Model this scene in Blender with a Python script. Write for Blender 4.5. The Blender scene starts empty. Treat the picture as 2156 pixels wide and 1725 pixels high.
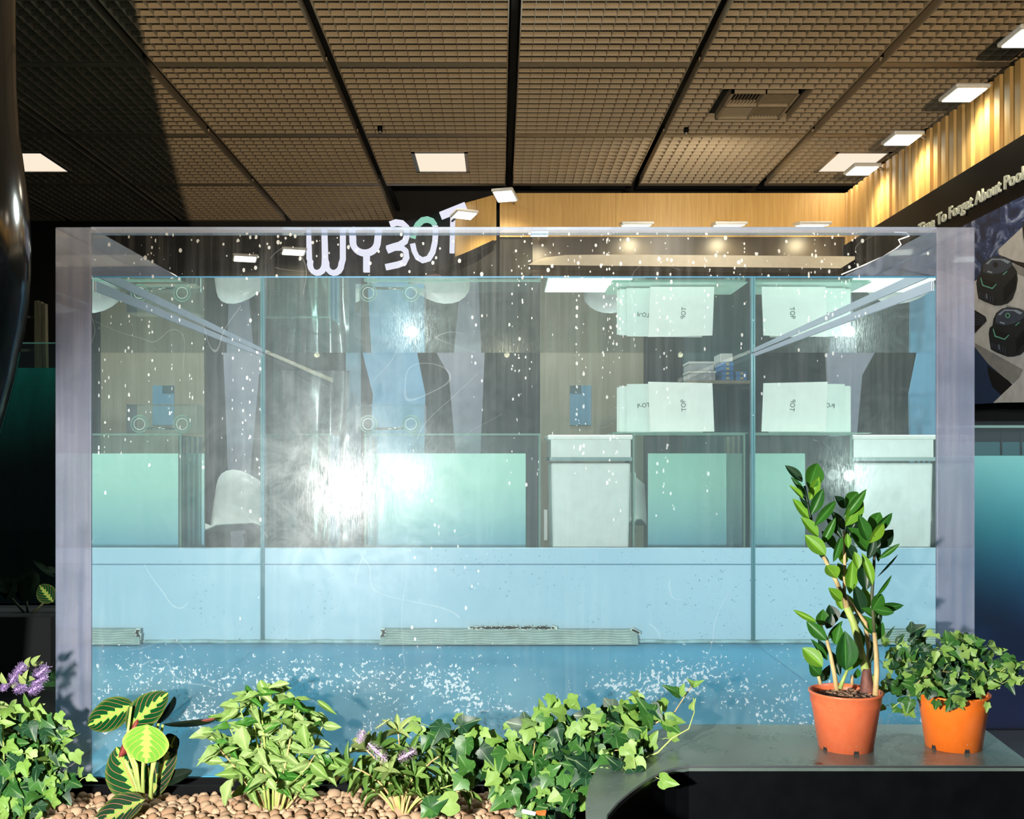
import bpy, bmesh, math, random
from mathutils import Vector, Matrix, noise
R = random.Random(7)
C = bpy.context.scene.collection
SC = bpy.context.scene
PI = math.pi

# ------------------------------------------------------------------ camera, world, key light, exposure
E = 0.88                                   # eye height above the hall floor
F, CX, CY = 2215.0, 1052.0, 965.0          # focal length and principal point of the photograph
cam_d = bpy.data.cameras.new('camera'); cam = bpy.data.objects.new('camera', cam_d); C.objects.link(cam)
cam.location = (0, 0, E); cam.rotation_euler = (PI/2, 0, 0)
cam_d.sensor_width = 36; cam_d.lens = F/2156*36
cam_d.shift_x = (1078-CX)/2156; cam_d.shift_y = (CY-862.5)/2156
cam_d.clip_start = 0.05; cam_d.clip_end = 100
SC.camera = cam
SC.view_settings.view_transform = 'Standard'; SC.view_settings.look = 'None'
SC.view_settings.exposure = 0.0; SC.view_settings.gamma = 1.0
SC.view_settings.use_curve_mapping = False
SC.cycles.transparent_max_bounces = 40; SC.cycles.max_bounces = 12
SC.cycles.glossy_bounces = 8
w = bpy.data.worlds.new('world'); SC.world = w; w.use_nodes = True
bg = w.node_tree.nodes['Background']; bg.inputs[0].default_value = (0.55, 0.62, 0.75, 1); bg.inputs[1].default_value = 0.06

def lamp(name, kind, loc, energy, col=(1, 1, 1), size=0.05, target=None, **kw):
    l = bpy.data.lights.new(name, kind); l.energy = energy; l.color = col
    if kind in ('POINT', 'SPOT'): l.shadow_soft_size = size
    for k, v in kw.items(): setattr(l, k, v)
    o = bpy.data.objects.new(name, l); C.objects.link(o); o.location = loc
    if target is not None:
        o.rotation_euler = (Vector(target)-Vector(loc)).to_track_quat('-Z', 'Y').to_euler()
    return o
# the hard light beside the camera whose mirror images show in the panes
lamp('key_light', 'SPOT', (-0.69, 0.30, E-0.138), 520, (1.0, 0.97, 0.90), 0.045, target=(-0.02, 2.2, E-1.02), spot_size=1.62, spot_blend=0.3)
# low warm light from outside, far behind and right of the camera, that reaches the ceiling
lo = lamp('outside_light', 'SPOT', (0.08, -3.0, 0.60), 1600, (1.0, 0.78, 0.52), 0.03, target=(0.2, 8.0, 3.95), spot_size=1.25, spot_blend=0.5)
lo.scale = (1, 0.32, 1)
# added lights that brighten the tanks left and right
lamp('side_light', 'SPOT', (2.3, 1.9, E+1.4), 330, (0.85, 0.93, 1.0), 0.15, target=(1.75, 3.4, E-0.60), spot_size=1.3, spot_blend=0.6)
lamp('side_light', 'SPOT', (-2.7, 3.7, E+1.7), 130, (0.8, 1.0, 0.95), 0.15, target=(-2.3, 5.0, E-0.3), spot_size=1.0, spot_blend=0.6)

# ------------------------------------------------------------------ helpers
def P(px, py, Y): return Vector(((px-CX)/F*Y, Y, E+(CY-py)/F*Y))
def H(h): return E+h

def link(name, me, parent=None, mat=None):
    o = bpy.data.objects.new(name, me); C.objects.link(o)
    if mat is not None and len(me.materials) == 0: me.materials.append(mat)
    if parent is not None:
        o.parent = parent
        if not parent.get('_root0'): pass
    return o
def tag(o, label=None, cat=None, group=None, kind=None):
    if label: o['label'] = label
    if cat: o['category'] = cat
    if group: o['group'] = group
    if kind: o['kind'] = kind
    return o
def thing(name, label, cat, loc=(0, 0, 0), group=None, kind=None):
    o = bpy.data.objects.new(name, None); C.objects.link(o); o.location = loc
    o.empty_display_size = 0.05
    return tag(o, label, cat, group, kind)
def rootloc(p):
    v = Vector((0, 0, 0))
    while p is not None:
        v += p.location; p = p.parent
    return v

class MB:
    """collects world-space geometry, then links it as one mesh"""
    def __init__(s): s.v = []; s.f = []; s.sm = []
    def add(s, vs, fs, smooth=False):
        n = len(s.v); s.v += [Vector(v) for v in vs]; s.f += [tuple(i+n for i in f) for f in fs]; s.sm += [smooth]*len(fs); return s
    def box(s, x0, x1, y0, y1, z0, z1):
        vs = [(x, y, z) for x in (x0, x1) for y in (y0, y1) for z in (z0, z1)]
        return s.add(vs, [(0, 1, 3, 2), (4, 6, 7, 5), (0, 4, 5, 1), (2, 3, 7, 6), (0, 2, 6, 4), (1, 5, 7, 3)])
    def obox(s, c, ax, ay, az):
        c, ax, ay, az = map(Vector, (c, ax, ay, az))
        vs = [c+ax*i+ay*j+az*k for i in (-1, 1) for j in (-1, 1) for k in (-1, 1)]
        return s.add(vs, [(0, 1, 3, 2), (4, 6, 7, 5), (0, 4, 5, 1), (2, 3, 7, 6), (0, 2, 6, 4), (1, 5, 7, 3)])
    def prism(s, pts, d):
        """closed polygon pts extruded by vector d"""
        n = len(pts); d = Vector(d); pts = [Vector(p) for p in pts]
        fs = [tuple(range(n-1, -1, -1)), tuple(range(n, 2*n))]
        fs += [(i, (i+1) % n, n+(i+1) % n, n+i) for i in range(n)]
        return s.add(pts+[p+d for p in pts], fs)
    def tube(s, pts, r, n=6, cap=True):
        pts = [Vector(p) for p in pts]; rs = r if isinstance(r, (list, tuple)) else [r]*len(pts)
        vs = []; fs = []
        up = Vector((0.13, 0.31, 0.94))
        for i, p in enumerate(pts):
            t = (pts[min(i+1, len(pts)-1)]-pts[max(i-1, 0)]).normalized()
            a = t.cross(up)
            if a.length < 1e-3: a = t.cross(Vector((1, 0, 0)))
            a.normalize(); b = t.cross(a)
            for k in range(n):
                an = 2*PI*k/n; vs.append(p+(a*math.cos(an)+b*math.sin(an))*rs[i])
        for i in range(len(pts)-1):
            for k in range(n):
                fs.append((i*n+k, i*n+(k+1) % n, (i+1)*n+(k+1) % n, (i+1)*n+k))
        if cap: fs += [tuple(range(n-1, -1, -1)), tuple((len(pts)-1)*n+k for k in range(n))]
        return s.add(vs, fs, True)
    def lathe(s, c, prof, n=40):
        c = Vector(c); vs = []; fs = []
        for r, z in prof:
            for k in range(n):
                a = 2*PI*k/n; vs.append(c+Vector((r*math.cos(a), r*math.sin(a), z)))
        for i in range(len(prof)-1):
            for k in range(n):
                fs.append((i*n+k, i*n+(k+1) % n, (i+1)*n+(k+1) % n, (i+1)*n+k))
        return s.add(vs, fs, True)
    def mesh(s, name, off=Vector((0, 0, 0)), recalc=True):
        me = bpy.data.meshes.new(name)
        me.from_pydata([v-off for v in s.v], [], s.f)
        me.polygons.foreach_set('use_smooth', s.sm)
        if recalc:
            bm = bmesh.new(); bm.from_mesh(me); bmesh.ops.recalc_face_normals(bm, faces=bm.faces); bm.to_mesh(me); bm.free()
        return me
    def build(s, name, mat, parent=None, bevel=0, recalc=True):
        off = rootloc(parent) if parent is not None else Vector((0, 0, 0))
        o = link(name, s.mesh(name, off, recalc), parent, mat)
        if bevel:
            m = o.modifiers.new('b', 'BEVEL'); m.width = bevel; m.segments = 2; m.limit_method = 'ANGLE'
        return o

# ------------------------------------------------------------------ materials
class NT:
    def __init__(s, name):
        s.m = bpy.data.materials.new(name); s.m.use_nodes = True; s.t = s.m.node_tree
        s.t.nodes.clear(); s.out = s.t.nodes.new('ShaderNodeOutputMaterial')
    def n(s, typ, ins=None, **kw):
        nd = s.t.nodes.new(typ)
        for k, v in kw.items(): setattr(nd, k, v)
        if ins:
            for k, v in ins.items(): s.set(nd.inputs[k], v)
        return nd
    def set(s, sock, v):
        if isinstance(v, bpy.types.NodeSocket): s.t.links.new(v, sock)
        else:
            if isinstance(v, (tuple, list)) and len(v) == 3 and sock.type == 'RGBA': v = (*v, 1)
            sock.default_value = v
    def math(s, op, a, b=0.0, c=None, clamp=False):
        nd = s.n('ShaderNodeMath', operation=op, use_clamp=clamp); s.set(nd.inputs[0], a); s.set(nd.inputs[1], b)
        if c is not None: s.set(nd.inputs[2], c)
        return nd.outputs[0]
    def mixc(s, f, a, b, mode='MIX'):
        nd = s.n('ShaderNodeMix', data_type='RGBA', blend_type=mode)
        s.set(nd.inputs[0], f); s.set(nd.inputs[6], a); s.set(nd.inputs[7], b); return nd.outputs[2]
    def coord(s, kind='Object', scale=(1, 1, 1), loc=(0, 0, 0)):
        tc = s.n('ShaderNodeTexCoord').outputs[kind]
        return s.n('ShaderNodeMapping', {'Vector': tc, 'Scale': scale, 'Location': loc}).outputs[0]
    def noise(s, vec, scale=5, detail=3, rough=0.5, dist=0):
        return s.n('ShaderNodeTexNoise', {'Vector': vec, 'Scale': scale, 'Detail': detail, 'Roughness': rough, 'Distortion': dist}).outputs[0]
    def ramp(s, f, stops, interp='LINEAR'):
        nd = s.n('ShaderNodeValToRGB'); cr = nd.color_ramp; cr.interpolation = interp
        while len(cr.elements) < len(stops): cr.elements.new(0.5)
        for e, (p, c) in zip(cr.elements, stops):
            e.position = p; e.color = (*c, 1) if len(c) == 3 else c
        s.set(nd.inputs[0], f); return nd.outputs[0]
    def mr(s, v, a, b, c=0, d=1):
        nd = s.n('ShaderNodeMapRange', {0: v, 1: a, 2: b, 3: c, 4: d}); return nd.outputs[0]
    def sep(s, v): return s.n('ShaderNodeSeparateXYZ', {0: v}).outputs
    def bsdf(s, col, rough=0.5, metal=0, spec=0.5, **kw):
        nd = s.n('ShaderNodeBsdfPrincipled', {'Base Color': col, 'Roughness': rough, 'Metallic': metal, 'Specular IOR Level': spec})
        for k, v in kw.items(): s.set(nd.inputs[k.replace('_', ' ')], v)
        return nd
    def bump(s, h, strength=0.3, dist=0.01):
        return s.n('ShaderNodeBump', {'Height': h, 'Strength': strength, 'Distance': dist}).outputs[0]
    def mixs(s, f, a, b):
        nd = s.n('ShaderNodeMixShader'); s.set(nd.inputs[0], f)
        s.t.links.new(a, nd.inputs[1]); s.t.links.new(b, nd.inputs[2]); return nd.outputs[0]
    def done(s, sh):
        s.t.links.new(sh if isinstance(sh, bpy.types.NodeSocket) else sh.outputs[0], s.out.inputs[0]); return s.m

def flat(name, col, rough=0.5, metal=0, spec=0.5, nz=0.0, scale=20):
    t = NT(name)
    c = col
    if nz:
        f = t.noise(t.coord(), scale, 4)
        c = t.mixc(t.mr(f, 0.3, 0.7), tuple(x*(1-nz) for x in col), tuple(min(1, x*(1+nz)) for x in col))
    return t.done(t.bsdf(c, rough, metal, spec))
def emit(name, col, st):
    t = NT(name); return t.done(t.n('ShaderNodeEmission', {'Color': col, 'Strength': st}))

M = {}
M['black'] = flat('black_laminate', (0.0022, 0.0026, 0.0035), 0.45, spec=0.1, nz=0.3)
M['blackmatte'] = flat('black_matte', (0.006, 0.008, 0.009), 0.8, nz=0.3, scale=3)
M['dark'] = flat('dark_wall', (0.012, 0.013, 0.013), 0.7, nz=0.4, scale=2)
M['grey'] = flat('grey_metal', (0.35, 0.33, 0.31), 0.4, 0.3)
M['whiteplastic'] = flat('white_plastic', (0.75, 0.76, 0.74), 0.4, nz=0.05)
M['floor'] = flat('hall_floor', (0.02, 0.022, 0.025), 0.5, nz=0.5, scale=4)

def leafmat(name, c1, c2, gloss=0.35, trans=0.25, vein=None, k=0.55):
    t = NT(name); c1 = tuple(x*k for x in c1); c2 = tuple(x*k for x in c2); trans *= 0.6
    inf = t.n('ShaderNodeObjectInfo').outputs['Random']
    nz = t.noise(t.coord('Object'), 3.0, 3)
    c = t.mixc(inf, c1, c2)
    c = t.mixc(t.mr(nz, 0.35, 0.75, 0, 0.35), c, tuple(x*1.5 for x in c2))
    uv = t.sep(t.n('ShaderNodeTexCoord').outputs['UV'])
    u = t.math('SUBTRACT', uv[0], 0.5); au = t.math('ABSOLUTE', u)
    if vein == 'mid':
        m = t.mr(au, 0.0, 0.045, 0.75, 0); side = t.math('SUBTRACT', uv[1], t.math('MULTIPLY', au, 0.9))
        fr = t.math('FRACT', t.math('MULTIPLY', side, 9)); m2 = t.mr(fr, 0.0, 0.10, 0.28, 0)
        m = t.math('MAXIMUM', m, m2); c = t.mixc(m, c, tuple(min(1, x*1.9+0.03) for x in c2))
    if vein == 'ivy':
        ang = t.math('ARCTAN2', u, t.math('ADD', uv[1], -0.12))
        sn = t.math('ABSOLUTE', t.math('SINE', t.math('MULTIPLY', ang, 3.3)))
        m = t.mr(sn, 0.0, 0.14, 0.75, 0); c = t.mixc(t.math('MULTIPLY', m, 0.6), c, (0.34, 0.48, 0.22))
    b = t.bsdf(c, gloss+0.08, 0, 0.32)
    tr = t.n('ShaderNodeBsdfTranslucent', {'Color': t.mixc(0.35, c, (0.25, 0.5, 0.04))})
    return t.done(t.mixs(trans, b.outputs[0], tr.outputs[0]))
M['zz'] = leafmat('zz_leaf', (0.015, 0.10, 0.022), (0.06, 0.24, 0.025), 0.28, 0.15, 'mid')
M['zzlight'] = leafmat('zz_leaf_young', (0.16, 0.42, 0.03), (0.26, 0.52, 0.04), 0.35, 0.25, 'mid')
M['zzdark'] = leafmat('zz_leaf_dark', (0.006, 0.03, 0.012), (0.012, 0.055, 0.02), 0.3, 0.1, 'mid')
M['ficus'] = leafmat('ficus_leaf', (0.22, 0.44, 0.07), (0.48, 0.66, 0.24), 0.4, 0.25, 'mid')
M['ficusdark'] = leafmat('ficus_leaf_dark', (0.03, 0.17, 0.02), (0.10, 0.32, 0.04), 0.35, 0.2, 'mid')
M['hebe'] = leafmat('hebe_leaf', (0.06, 0.20, 0.03), (0.28, 0.46, 0.10), 0.4, 0.2, 'mid')
M['hebetip'] = leafmat('hebe_tip_leaf', (0.35, 0.50, 0.16), (0.5, 0.62, 0.22), 0.4, 0.25, 'mid')
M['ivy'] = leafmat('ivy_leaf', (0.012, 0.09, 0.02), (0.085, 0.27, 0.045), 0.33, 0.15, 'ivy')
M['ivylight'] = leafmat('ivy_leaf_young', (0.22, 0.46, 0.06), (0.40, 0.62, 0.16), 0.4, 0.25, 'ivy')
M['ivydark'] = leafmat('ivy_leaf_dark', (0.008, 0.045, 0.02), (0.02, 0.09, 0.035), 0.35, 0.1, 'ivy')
M['stem'] = flat('green_stem', (0.36, 0.46, 0.12), 0.5, nz=0.3)
M['stemtan'] = flat('tan_stem', (0.52, 0.38, 0.17), 0.6, nz=0.35)
M['stemdark'] = flat('dark_stem', (0.06, 0.07, 0.03), 0.6, nz=0.3)
M['purple'] = flat('purple_floret', (0.42, 0.28, 0.74), 0.7, nz=0.85, scale=420)
M['lilac'] = flat('lilac_floret', (0.60, 0.44, 0.82), 0.7, nz=0.7, scale=420)
M['bud'] = flat('green_bud', (0.45, 0.52, 0.20), 0.6, nz=0.3, scale=90)

def maranta(name, dark, light, vein, k=1.0):
    t = NT(name)
    uv = t.sep(t.n('ShaderNodeTexCoord').outputs['UV'])
    u = t.math('SUBTRACT', uv[0], 0.5); au = t.math('MULTIPLY', t.math('ABSOLUTE', u), 2)
    curve = t.math('MULTIPLY', t.math('POWER', au, 1.5), 0.42)
    s = t.math('MULTIPLY', t.math('SUBTRACT', uv[1], curve), 6.5)
    fr = t.math('FRACT', t.math('ADD', s, 20))
    tri = t.math('ABSOLUTE', t.math('SUBTRACT', fr, 0.5))
    edge = t.math('ADD', 0.10, t.math('MULTIPLY', tri, 0.42))
    patch = t.math('LESS_THAN', t.math('ADD', au, t.math('MULTIPLY', t.noise(t.coord('UV'), 14, 2), 0.1)), t.math('ADD', edge, 0.05))
    d2 = t.mixc(t.mr(au, 0.80, 1.0), dark, tuple(x*k for x in light))
    c = t.mixc(patch, d2, light)
    vl = t.mr(fr, 0.0, 0.07, 1, 0); vl2 = t.mr(fr, 0.95, 1.0, 0, 1)
    vm = t.math('MAXIMUM', t.math('MAXIMUM', vl, vl2), t.mr(au, 0.0, 0.05, 1, 0))
    c = t.mixc(t.math('MULTIPLY', vm, 0.9), c, vein)
    b = t.bsdf(c, 0.6, 0, 0.06)
    tr = t.n('ShaderNodeBsdfTranslucent', {'Color': c})
    return t.done(t.mixs(0.12, b.outputs[0], tr.outputs[0]))
M['mar'] = maranta('prayer_leaf', (0.002, 0.050, 0.010), (0.24, 0.44, 0.07), (0.62, 0.20, 0.10), 0.30)
M['marlight'] = maranta('prayer_leaf_young', (0.14, 0.34, 0.04), (0.36, 0.54, 0.10), (0.66, 0.32, 0.09), 0.9)
M['marlow'] = maranta('prayer_leaf_shade', (0.012, 0.040, 0.018), (0.22, 0.36, 0.07), (0.70, 0.22, 0.16), 0.3)  # duller green with brighter veins, for the lower leaves
M['marred'] = flat('prayer_leaf_underside', (0.22, 0.035, 0.03), 0.45, nz=0.5, scale=30)
M['mardark'] = flat('prayer_leaf_dark', (0.005, 0.012, 0.006), 0.6, spec=0.08, nz=0.4)

def woodmat(name, c1, c2, sc=(30, 30, 1.2), rough=0.45):
    t = NT(name); v = t.coord('Object', sc)
    n1 = t.noise(v, 2.2, 5, 0.6, 0.4)
    inf = t.n('ShaderNodeObjectInfo').outputs['Random']
    c = t.mixc(t.mr(n1, 0.3, 0.7), c1, c2)
    c = t.mixc(t.math('MULTIPLY', inf, 0.25), c, tuple(x*0.6 for x in c1))
    return t.done(t.bsdf(c, rough))
M['wood'] = woodmat('oak_veneer', (0.50, 0.30, 0.09), (0.64, 0.42, 0.15))
M['woodtan'] = woodmat('tan_panel', (0.36, 0.31, 0.21), (0.46, 0.40, 0.28))
M['woodold'] = woodmat('old_timber', (0.16, 0.13, 0.07), (0.28, 0.24, 0.14), (20, 20, 3))

# ceiling
t = NT('ceiling_metal'); v = t.sep(t.coord('Object'))
fx = t.math('FRACT', t.math('MULTIPLY', v[0], 1/0.02)); dx = t.math('ABSOLUTE', t.math('SUBTRACT', fx, 0.5))
zz = t.math('FRACT', t.math('MULTIPLY', v[2], 1/0.014)); dz = t.math('ABSOLUTE', t.math('SUBTRACT', zz, 0.5))
dot = t.math('LESS_THAN', t.math('ADD', t.math('POWER', dx, 2), t.math('MULTIPLY', t.math('POWER', dz, 2), 0.8)), 0.03)
dot = t.math('MULTIPLY', dot, t.math('GREATER_THAN', v[2], 0.030))
c = t.mixc(t.mr(t.noise(t.coord(), 1.5, 2), 0.3, 0.7), (0.42, 0.33, 0.22), (0.47, 0.375, 0.25))
M['ceil'] = t.done(t.bsdf(t.mixc(dot, c, (0.05, 0.045, 0.03)), 0.6))
M['ceilrail'] = flat('ceiling_rail', (0.40, 0.32, 0.21), 0.55, nz=0.05)
M['void'] = flat('ceiling_void', (0.008, 0.010, 0.010), 0.9, nz=0.3)
M['panel_light'] = emit('led_panel', (1.0, 0.86, 0.68), 0.98)
M['flood'] = emit('floodlight_lens', (0.93, 1.0, 0.86), 3.0)
M['led'] = emit('led_strip', (1.0, 0.93, 0.8), 1.6)
M['letter'] = emit('lit_letter', (0.86, 0.86, 1.0), 0.95)
M['letterteal'] = emit('lit_letter_teal', (0.36, 0.78, 0.60), 0.8)
M['lettergrey'] = flat('raised_letter', (0.62, 0.66, 0.58), 0.4)

# acrylic and water
def pane(name, tint=(0.97, 0.99, 0.99), veil=0.02, veilcol=(0.75, 0.8, 0.82), spots=0.0, streak=0.0, haze=0.0, ior=1.3, fres=1.0):
    t = NT(name); co = t.coord('Object'); x, y, z = t.sep(co)
    tr = t.n('ShaderNodeBsdfTransparent', {'Color': tint}).outputs[0]
    gl = t.n('ShaderNodeBsdfGlossy', {'Color': (1, 1, 1), 'Roughness': 0.0}).outputs[0]
    fr = t.n('ShaderNodeFresnel', {'IOR': ior}).outputs[0]
    sh = t.mixs(t.math('MULTIPLY', fr, fres, clamp=True), tr, gl)
    if haze:
        sw = t.noise(t.coord('Object', (3, 3, 3)), 3, 5, 0.7, 1.5)
        hz = t.n('ShaderNodeBsdfGlossy', {'Color': (0.9, 0.97, 1.0), 'Roughness': 0.32}).outputs[0]
        sh = t.mixs(t.math('MULTIPLY', t.mr(sw, 0.35, 0.75, 0.3, 1), haze), sh, hz)
        # fine polishing scratches: a tighter lobe broken up by thin stretched noise
        sc1 = t.noise(t.coord('Object', (40, 1, 3)), 6, 4, 0.8, 2.5)
        hz2 = t.n('ShaderNodeBsdfGlossy', {'Color': (1, 1, 1), 'Roughness': 0.13}).outputs[0]
        sh = t.mixs(t.math('MULTIPLY', t.mr(sc1, 0.45, 0.7), haze*0.6), sh, hz2)
    f = veil
    if streak:
        st = t.noise(t.coord('Object', (26, 1, 0.9)), 2, 4, 0.65)
        st2 = t.noise(t.coord('Object', (1.5, 1, 1.5)), 2, 2)
        f = t.math('ADD', f, t.math('MULTIPLY', t.math('MULTIPLY', t.mr(st, 0.45, 0.8), t.mr(st2, 0.35, 0.65)), streak))
    if spots == 'front':
        def band(a, b_, c_, d): return t.math('MULTIPLY', t.mr(z, a, b_), t.mr(z, c_, d, 1, 0))
        # drops in the dry strip above the waterline
        vo = t.n('ShaderNodeTexVoronoi', {'Vector': t.coord('Object', (1, 0.001, 0.75)), 'Scale': 95.0}); cr = t.sep(vo.outputs['Color'])
        cl = t.mr(t.noise(t.coord('Object', (1, 1, 1.5)), 5, 3, 0.6), 0.45, 0.7, 0.05, 0.42)
        d1 = t.math('MULTIPLY', t.math('LESS_THAN', vo.outputs['Distance'], t.math('MULTIPLY', cr[0], 0.40)), t.math('LESS_THAN', cr[1], t.math('MULTIPLY', cl, t.mr(z, 1.20, 1.24))))
        # dotted run-down trails
        col = t.noise(t.coord('Object', (46, 0.001, 0.35)), 1.0, 2, 0.6)
        vo2 = t.n('ShaderNodeTexVoronoi', {'Vector': t.coord('Object', (1, 0.001, 0.62)), 'Scale': 125.0}); c2_ = t.sep(vo2.outputs['Color'])
        side = t.mr(t.noise(t.coord('Object', (1, 0.001, 0.6), (4, 0, 0)), 1.5, 2), 0.42, 0.62)
        d2 = t.math('MULTIPLY', t.math('LESS_THAN', vo2.outputs['Distance'], t.math('MULTIPLY', c2_[0], 0.40)), t.math('LESS_THAN', c2_[1], t.math('MULTIPLY', t.math('MULTIPLY', t.mr(col, 0.50, 0.60), side), t.mr(z, 0.40, 0.7, 0.2, 1.0))))
        # crusty flakes low down
        fl = t.noise(t.coord('Object', (1, 0.001, 1)), 100, 3, 0.62, 0.4); cl3 = t.noise(t.coord('Object', (1, 0.001, 1.6), (0, 0, 3)), 4.2, 4, 0.65)
        dens = t.math('MULTIPLY', t.mr(cl3, 0.38, 0.62), band(0.06, 0.14, 0.24, 0.36))
        d3 = t.math('MULTIPLY', t.mr(t.math('ADD', fl, t.math('MULTIPLY', dens, 0.20)), 0.69, 0.72), t.math('GREATER_THAN', dens, 0.05))
        f = t.math('MAXIMUM', f, t.math('MULTIPLY', t.math('MAXIMUM', d1, d2), 0.42))
        f = t.math('MAXIMUM', f, t.math('MULTIPLY', d3, 0.34))
        # long hairline scratches
        for sc_, th_, w_ in (((2.2, 0.001, 1.3), 0.7, 0.004), ((1.2, 0.001, 2.4), 2.1, 0.003)):
            nz_ = t.noise(t.coord('Object', sc_, (th_, 0, 0)), 1.6, 1.5, 0.4, 0.6)
            ln = t.math('LESS_THAN', t.math('ABSOLUTE', t.math('SUBTRACT', nz_, 0.5)), w_*0.35)
            f = t.math('MAXIMUM', f, t.math('MULTIPLY', t.math('MULTIPLY', ln, t.math('GREATER_THAN', t.noise(t.coord('Object', (1, 0.001, 1), (7, 0, 0)), 3, 1), 0.56)), 0.09))
    df = t.n('ShaderNodeBsdfDiffuse', {'Color': veilcol}).outputs[0]
    sh = t.mixs(f, sh, df)
    return t.done(sh)
M['pane_front'] = pane('front_pane', veil=0.004, streak=0.06, haze=0.017, spots='front', ior=1.3)
M['pane'] = pane('clear_pane', veil=0.006, streak=0.02, haze=0.012, ior=1.7)
M['panesmall'] = pane('thin_pane', tint=(0.94, 0.99, 0.97), veil=0.02)
M['edge'] = pane('pane_edge', tint=(0.55, 0.8, 0.72), veil=0.35, veilcol=(0.45, 0.62, 0.55))
M['water_film'] = pane('water_front', tint=(0.94, 0.985, 0.985), veil=0.05, veilcol=(0.50, 0.66, 0.70), ior=1.02, fres=0.2, streak=0.06)  # diffuse veil stands in for light scattered through the murky water
# water interface: mirror by total internal reflection from below, clear from above
def interface(name, col):
    t = NT(name)
    fr = t.n('ShaderNodeFresnel', {'IOR': 1.33}).outputs[0]
    tr = t.n('ShaderNodeBsdfTransparent', {'Color': (0.97, 0.985, 0.985)}).outputs[0]
    gl = t.n('ShaderNodeBsdfGlossy', {'Color': col, 'Roughness': 0.004}).outputs[0]
    return t.done(t.mixs(fr, tr, gl))
M['interface'] = interface('water_interface', (0.94, 0.985, 0.98))
# thick side walls: polished acrylic, bluish lilac where light scatters in it
t = NT('thick_acrylic')
v = t.coord('Object', (3, 3, 1))
n1 = t.noise(t.coord('Object', (20, 6, 0.8)), 2, 4, 0.6); n2 = t.noise(t.coord('Object', (4, 2, 3)), 2.2, 3, 0.5, 0.5)
col = t.mixc(t.mr(n1, 0.3, 0.7), (0.24, 0.26, 0.38), (0.42, 0.42, 0.52))
df = t.n('ShaderNodeBsdfDiffuse', {'Color': col}).outputs[0]
tr = t.n('ShaderNodeBsdfTransparent', {'Color': (0.9, 0.93, 0.98)}).outputs[0]
sh = t.mixs(t.mr(n2, 0.3, 0.7, 0.26, 0.42), tr, df)
gl = t.n('ShaderNodeBsdfGlossy', {'Color': (1, 1, 1), 'Roughness': 0.03}).outputs[0]
sh = t.mixs(t.math('MULTIPLY', t.n('ShaderNodeFresnel', {'IOR': 1.35}).outputs[0], 0.8, clamp=True), sh, gl)
hz = t.n('ShaderNodeBsdfGlossy', {'Color': (1, 1, 1), 'Roughness': 0.3}).outputs[0]
M['thick'] = t.done(t.mixs(0.03, sh, hz))

# blue lining and painted tank floor
t = NT('blue_lining'); nn = t.noise(t.coord('Object', (1, 1, 1)), 2, 3); sp = t.noise(t.coord('Object', (1, 1, 1)), 70, 3, 0.7)
spm = t.math('MULTIPLY', t.math('GREATER_THAN', sp, 0.66), t.mr(t.noise(t.coord(), 2.5, 2), 0.45, 0.6))
c = t.mixc(t.mr(nn, 0.3, 0.7), (0.40, 0.58, 0.72), (0.46, 0.64, 0.76)); c = t.mixc(spm, c, (0.08, 0.22, 0.34))
M['lining'] = t.done(t.bsdf(c, 0.6))
t = NT('tank_floor'); nn = t.noise(t.coord('Object', (1, 1, 1)), 3, 5, 0.6)
c = t.mixc(t.mr(nn, 0.3, 0.75), (0.02, 0.25, 0.43), (0.05, 0.33, 0.50))
M['tankfloor'] = t.done(t.bsdf(c, 0.5))
M['caulk'] = flat('pale_sealant', (0.62, 0.70, 0.62), 0.7, nz=0.2)

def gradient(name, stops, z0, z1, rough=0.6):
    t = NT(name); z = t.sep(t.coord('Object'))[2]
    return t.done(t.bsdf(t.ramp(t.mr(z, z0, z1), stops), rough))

t = NT('ledge_top'); nn = t.noise(t.coord('Object'), 6, 5, 0.6)
vo = t.n('ShaderNodeTexVoronoi', {'Vector': t.coord('Object', (1, 1.1, 1)), 'Scale': 22.0}); cr = t.sep(vo.outputs['Color'])
dropm = t.math('MULTIPLY', t.math('LESS_THAN', vo.outputs['Distance'], t.math('MULTIPLY', cr[0], 0.24)), t.math('GREATER_THAN', cr[1], 0.72))
c = t.mixc(t.mr(nn, 0.35, 0.7), (0.085, 0.118, 0.105), (0.13, 0.17, 0.15)); c = t.mixc(dropm, c, (0.012, 0.02, 0.02))
M['ledgetop'] = t.done(t.bsdf(c, t.mr(nn, 0.3, 0.7, 0.22, 0.36), 0, 0.8))
t = NT('clay_ball'); nn = t.noise(t.coord('Object'), 90, 4, 0.7); inf = t.n('ShaderNodeObjectInfo').outputs['Random']
c = t.mixc(inf, (0.36, 0.21, 0.12), (0.55, 0.38, 0.25)); c = t.mixc(t.mr(nn, 0.55, 0.72), c, (0.16, 0.08, 0.045))
b = t.bsdf(c, 0.9, 0, 0.2); t.set(b.inputs['Normal'], t.bump(nn, 0.5, 0.002)); M['clay'] = t.done(b)
t = NT('nursery_pot'); nn = t.noise(t.coord('Object'), 45, 4, 0.7); n2 = t.noise(t.coord('Object', (1, 1, 1)), 160, 2)
c = t.mixc(t.mr(nn, 0.35, 0.7), (0.66, 0.135, 0.05), (0.70, 0.17, 0.07)); c = t.mixc(t.mr(n2, 0.72, 0.76, 0, 0.5), c, (0.7, 0.5, 0.4))
M['pot'] = t.done(t.bsdf(c, 0.38))
t = NT('nursery_pot_orange'); nn = t.noise(t.coord('Object'), 45, 4, 0.7); n2 = t.noise(t.coord('Object', (1, 1, 1)), 160, 2)
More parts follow.
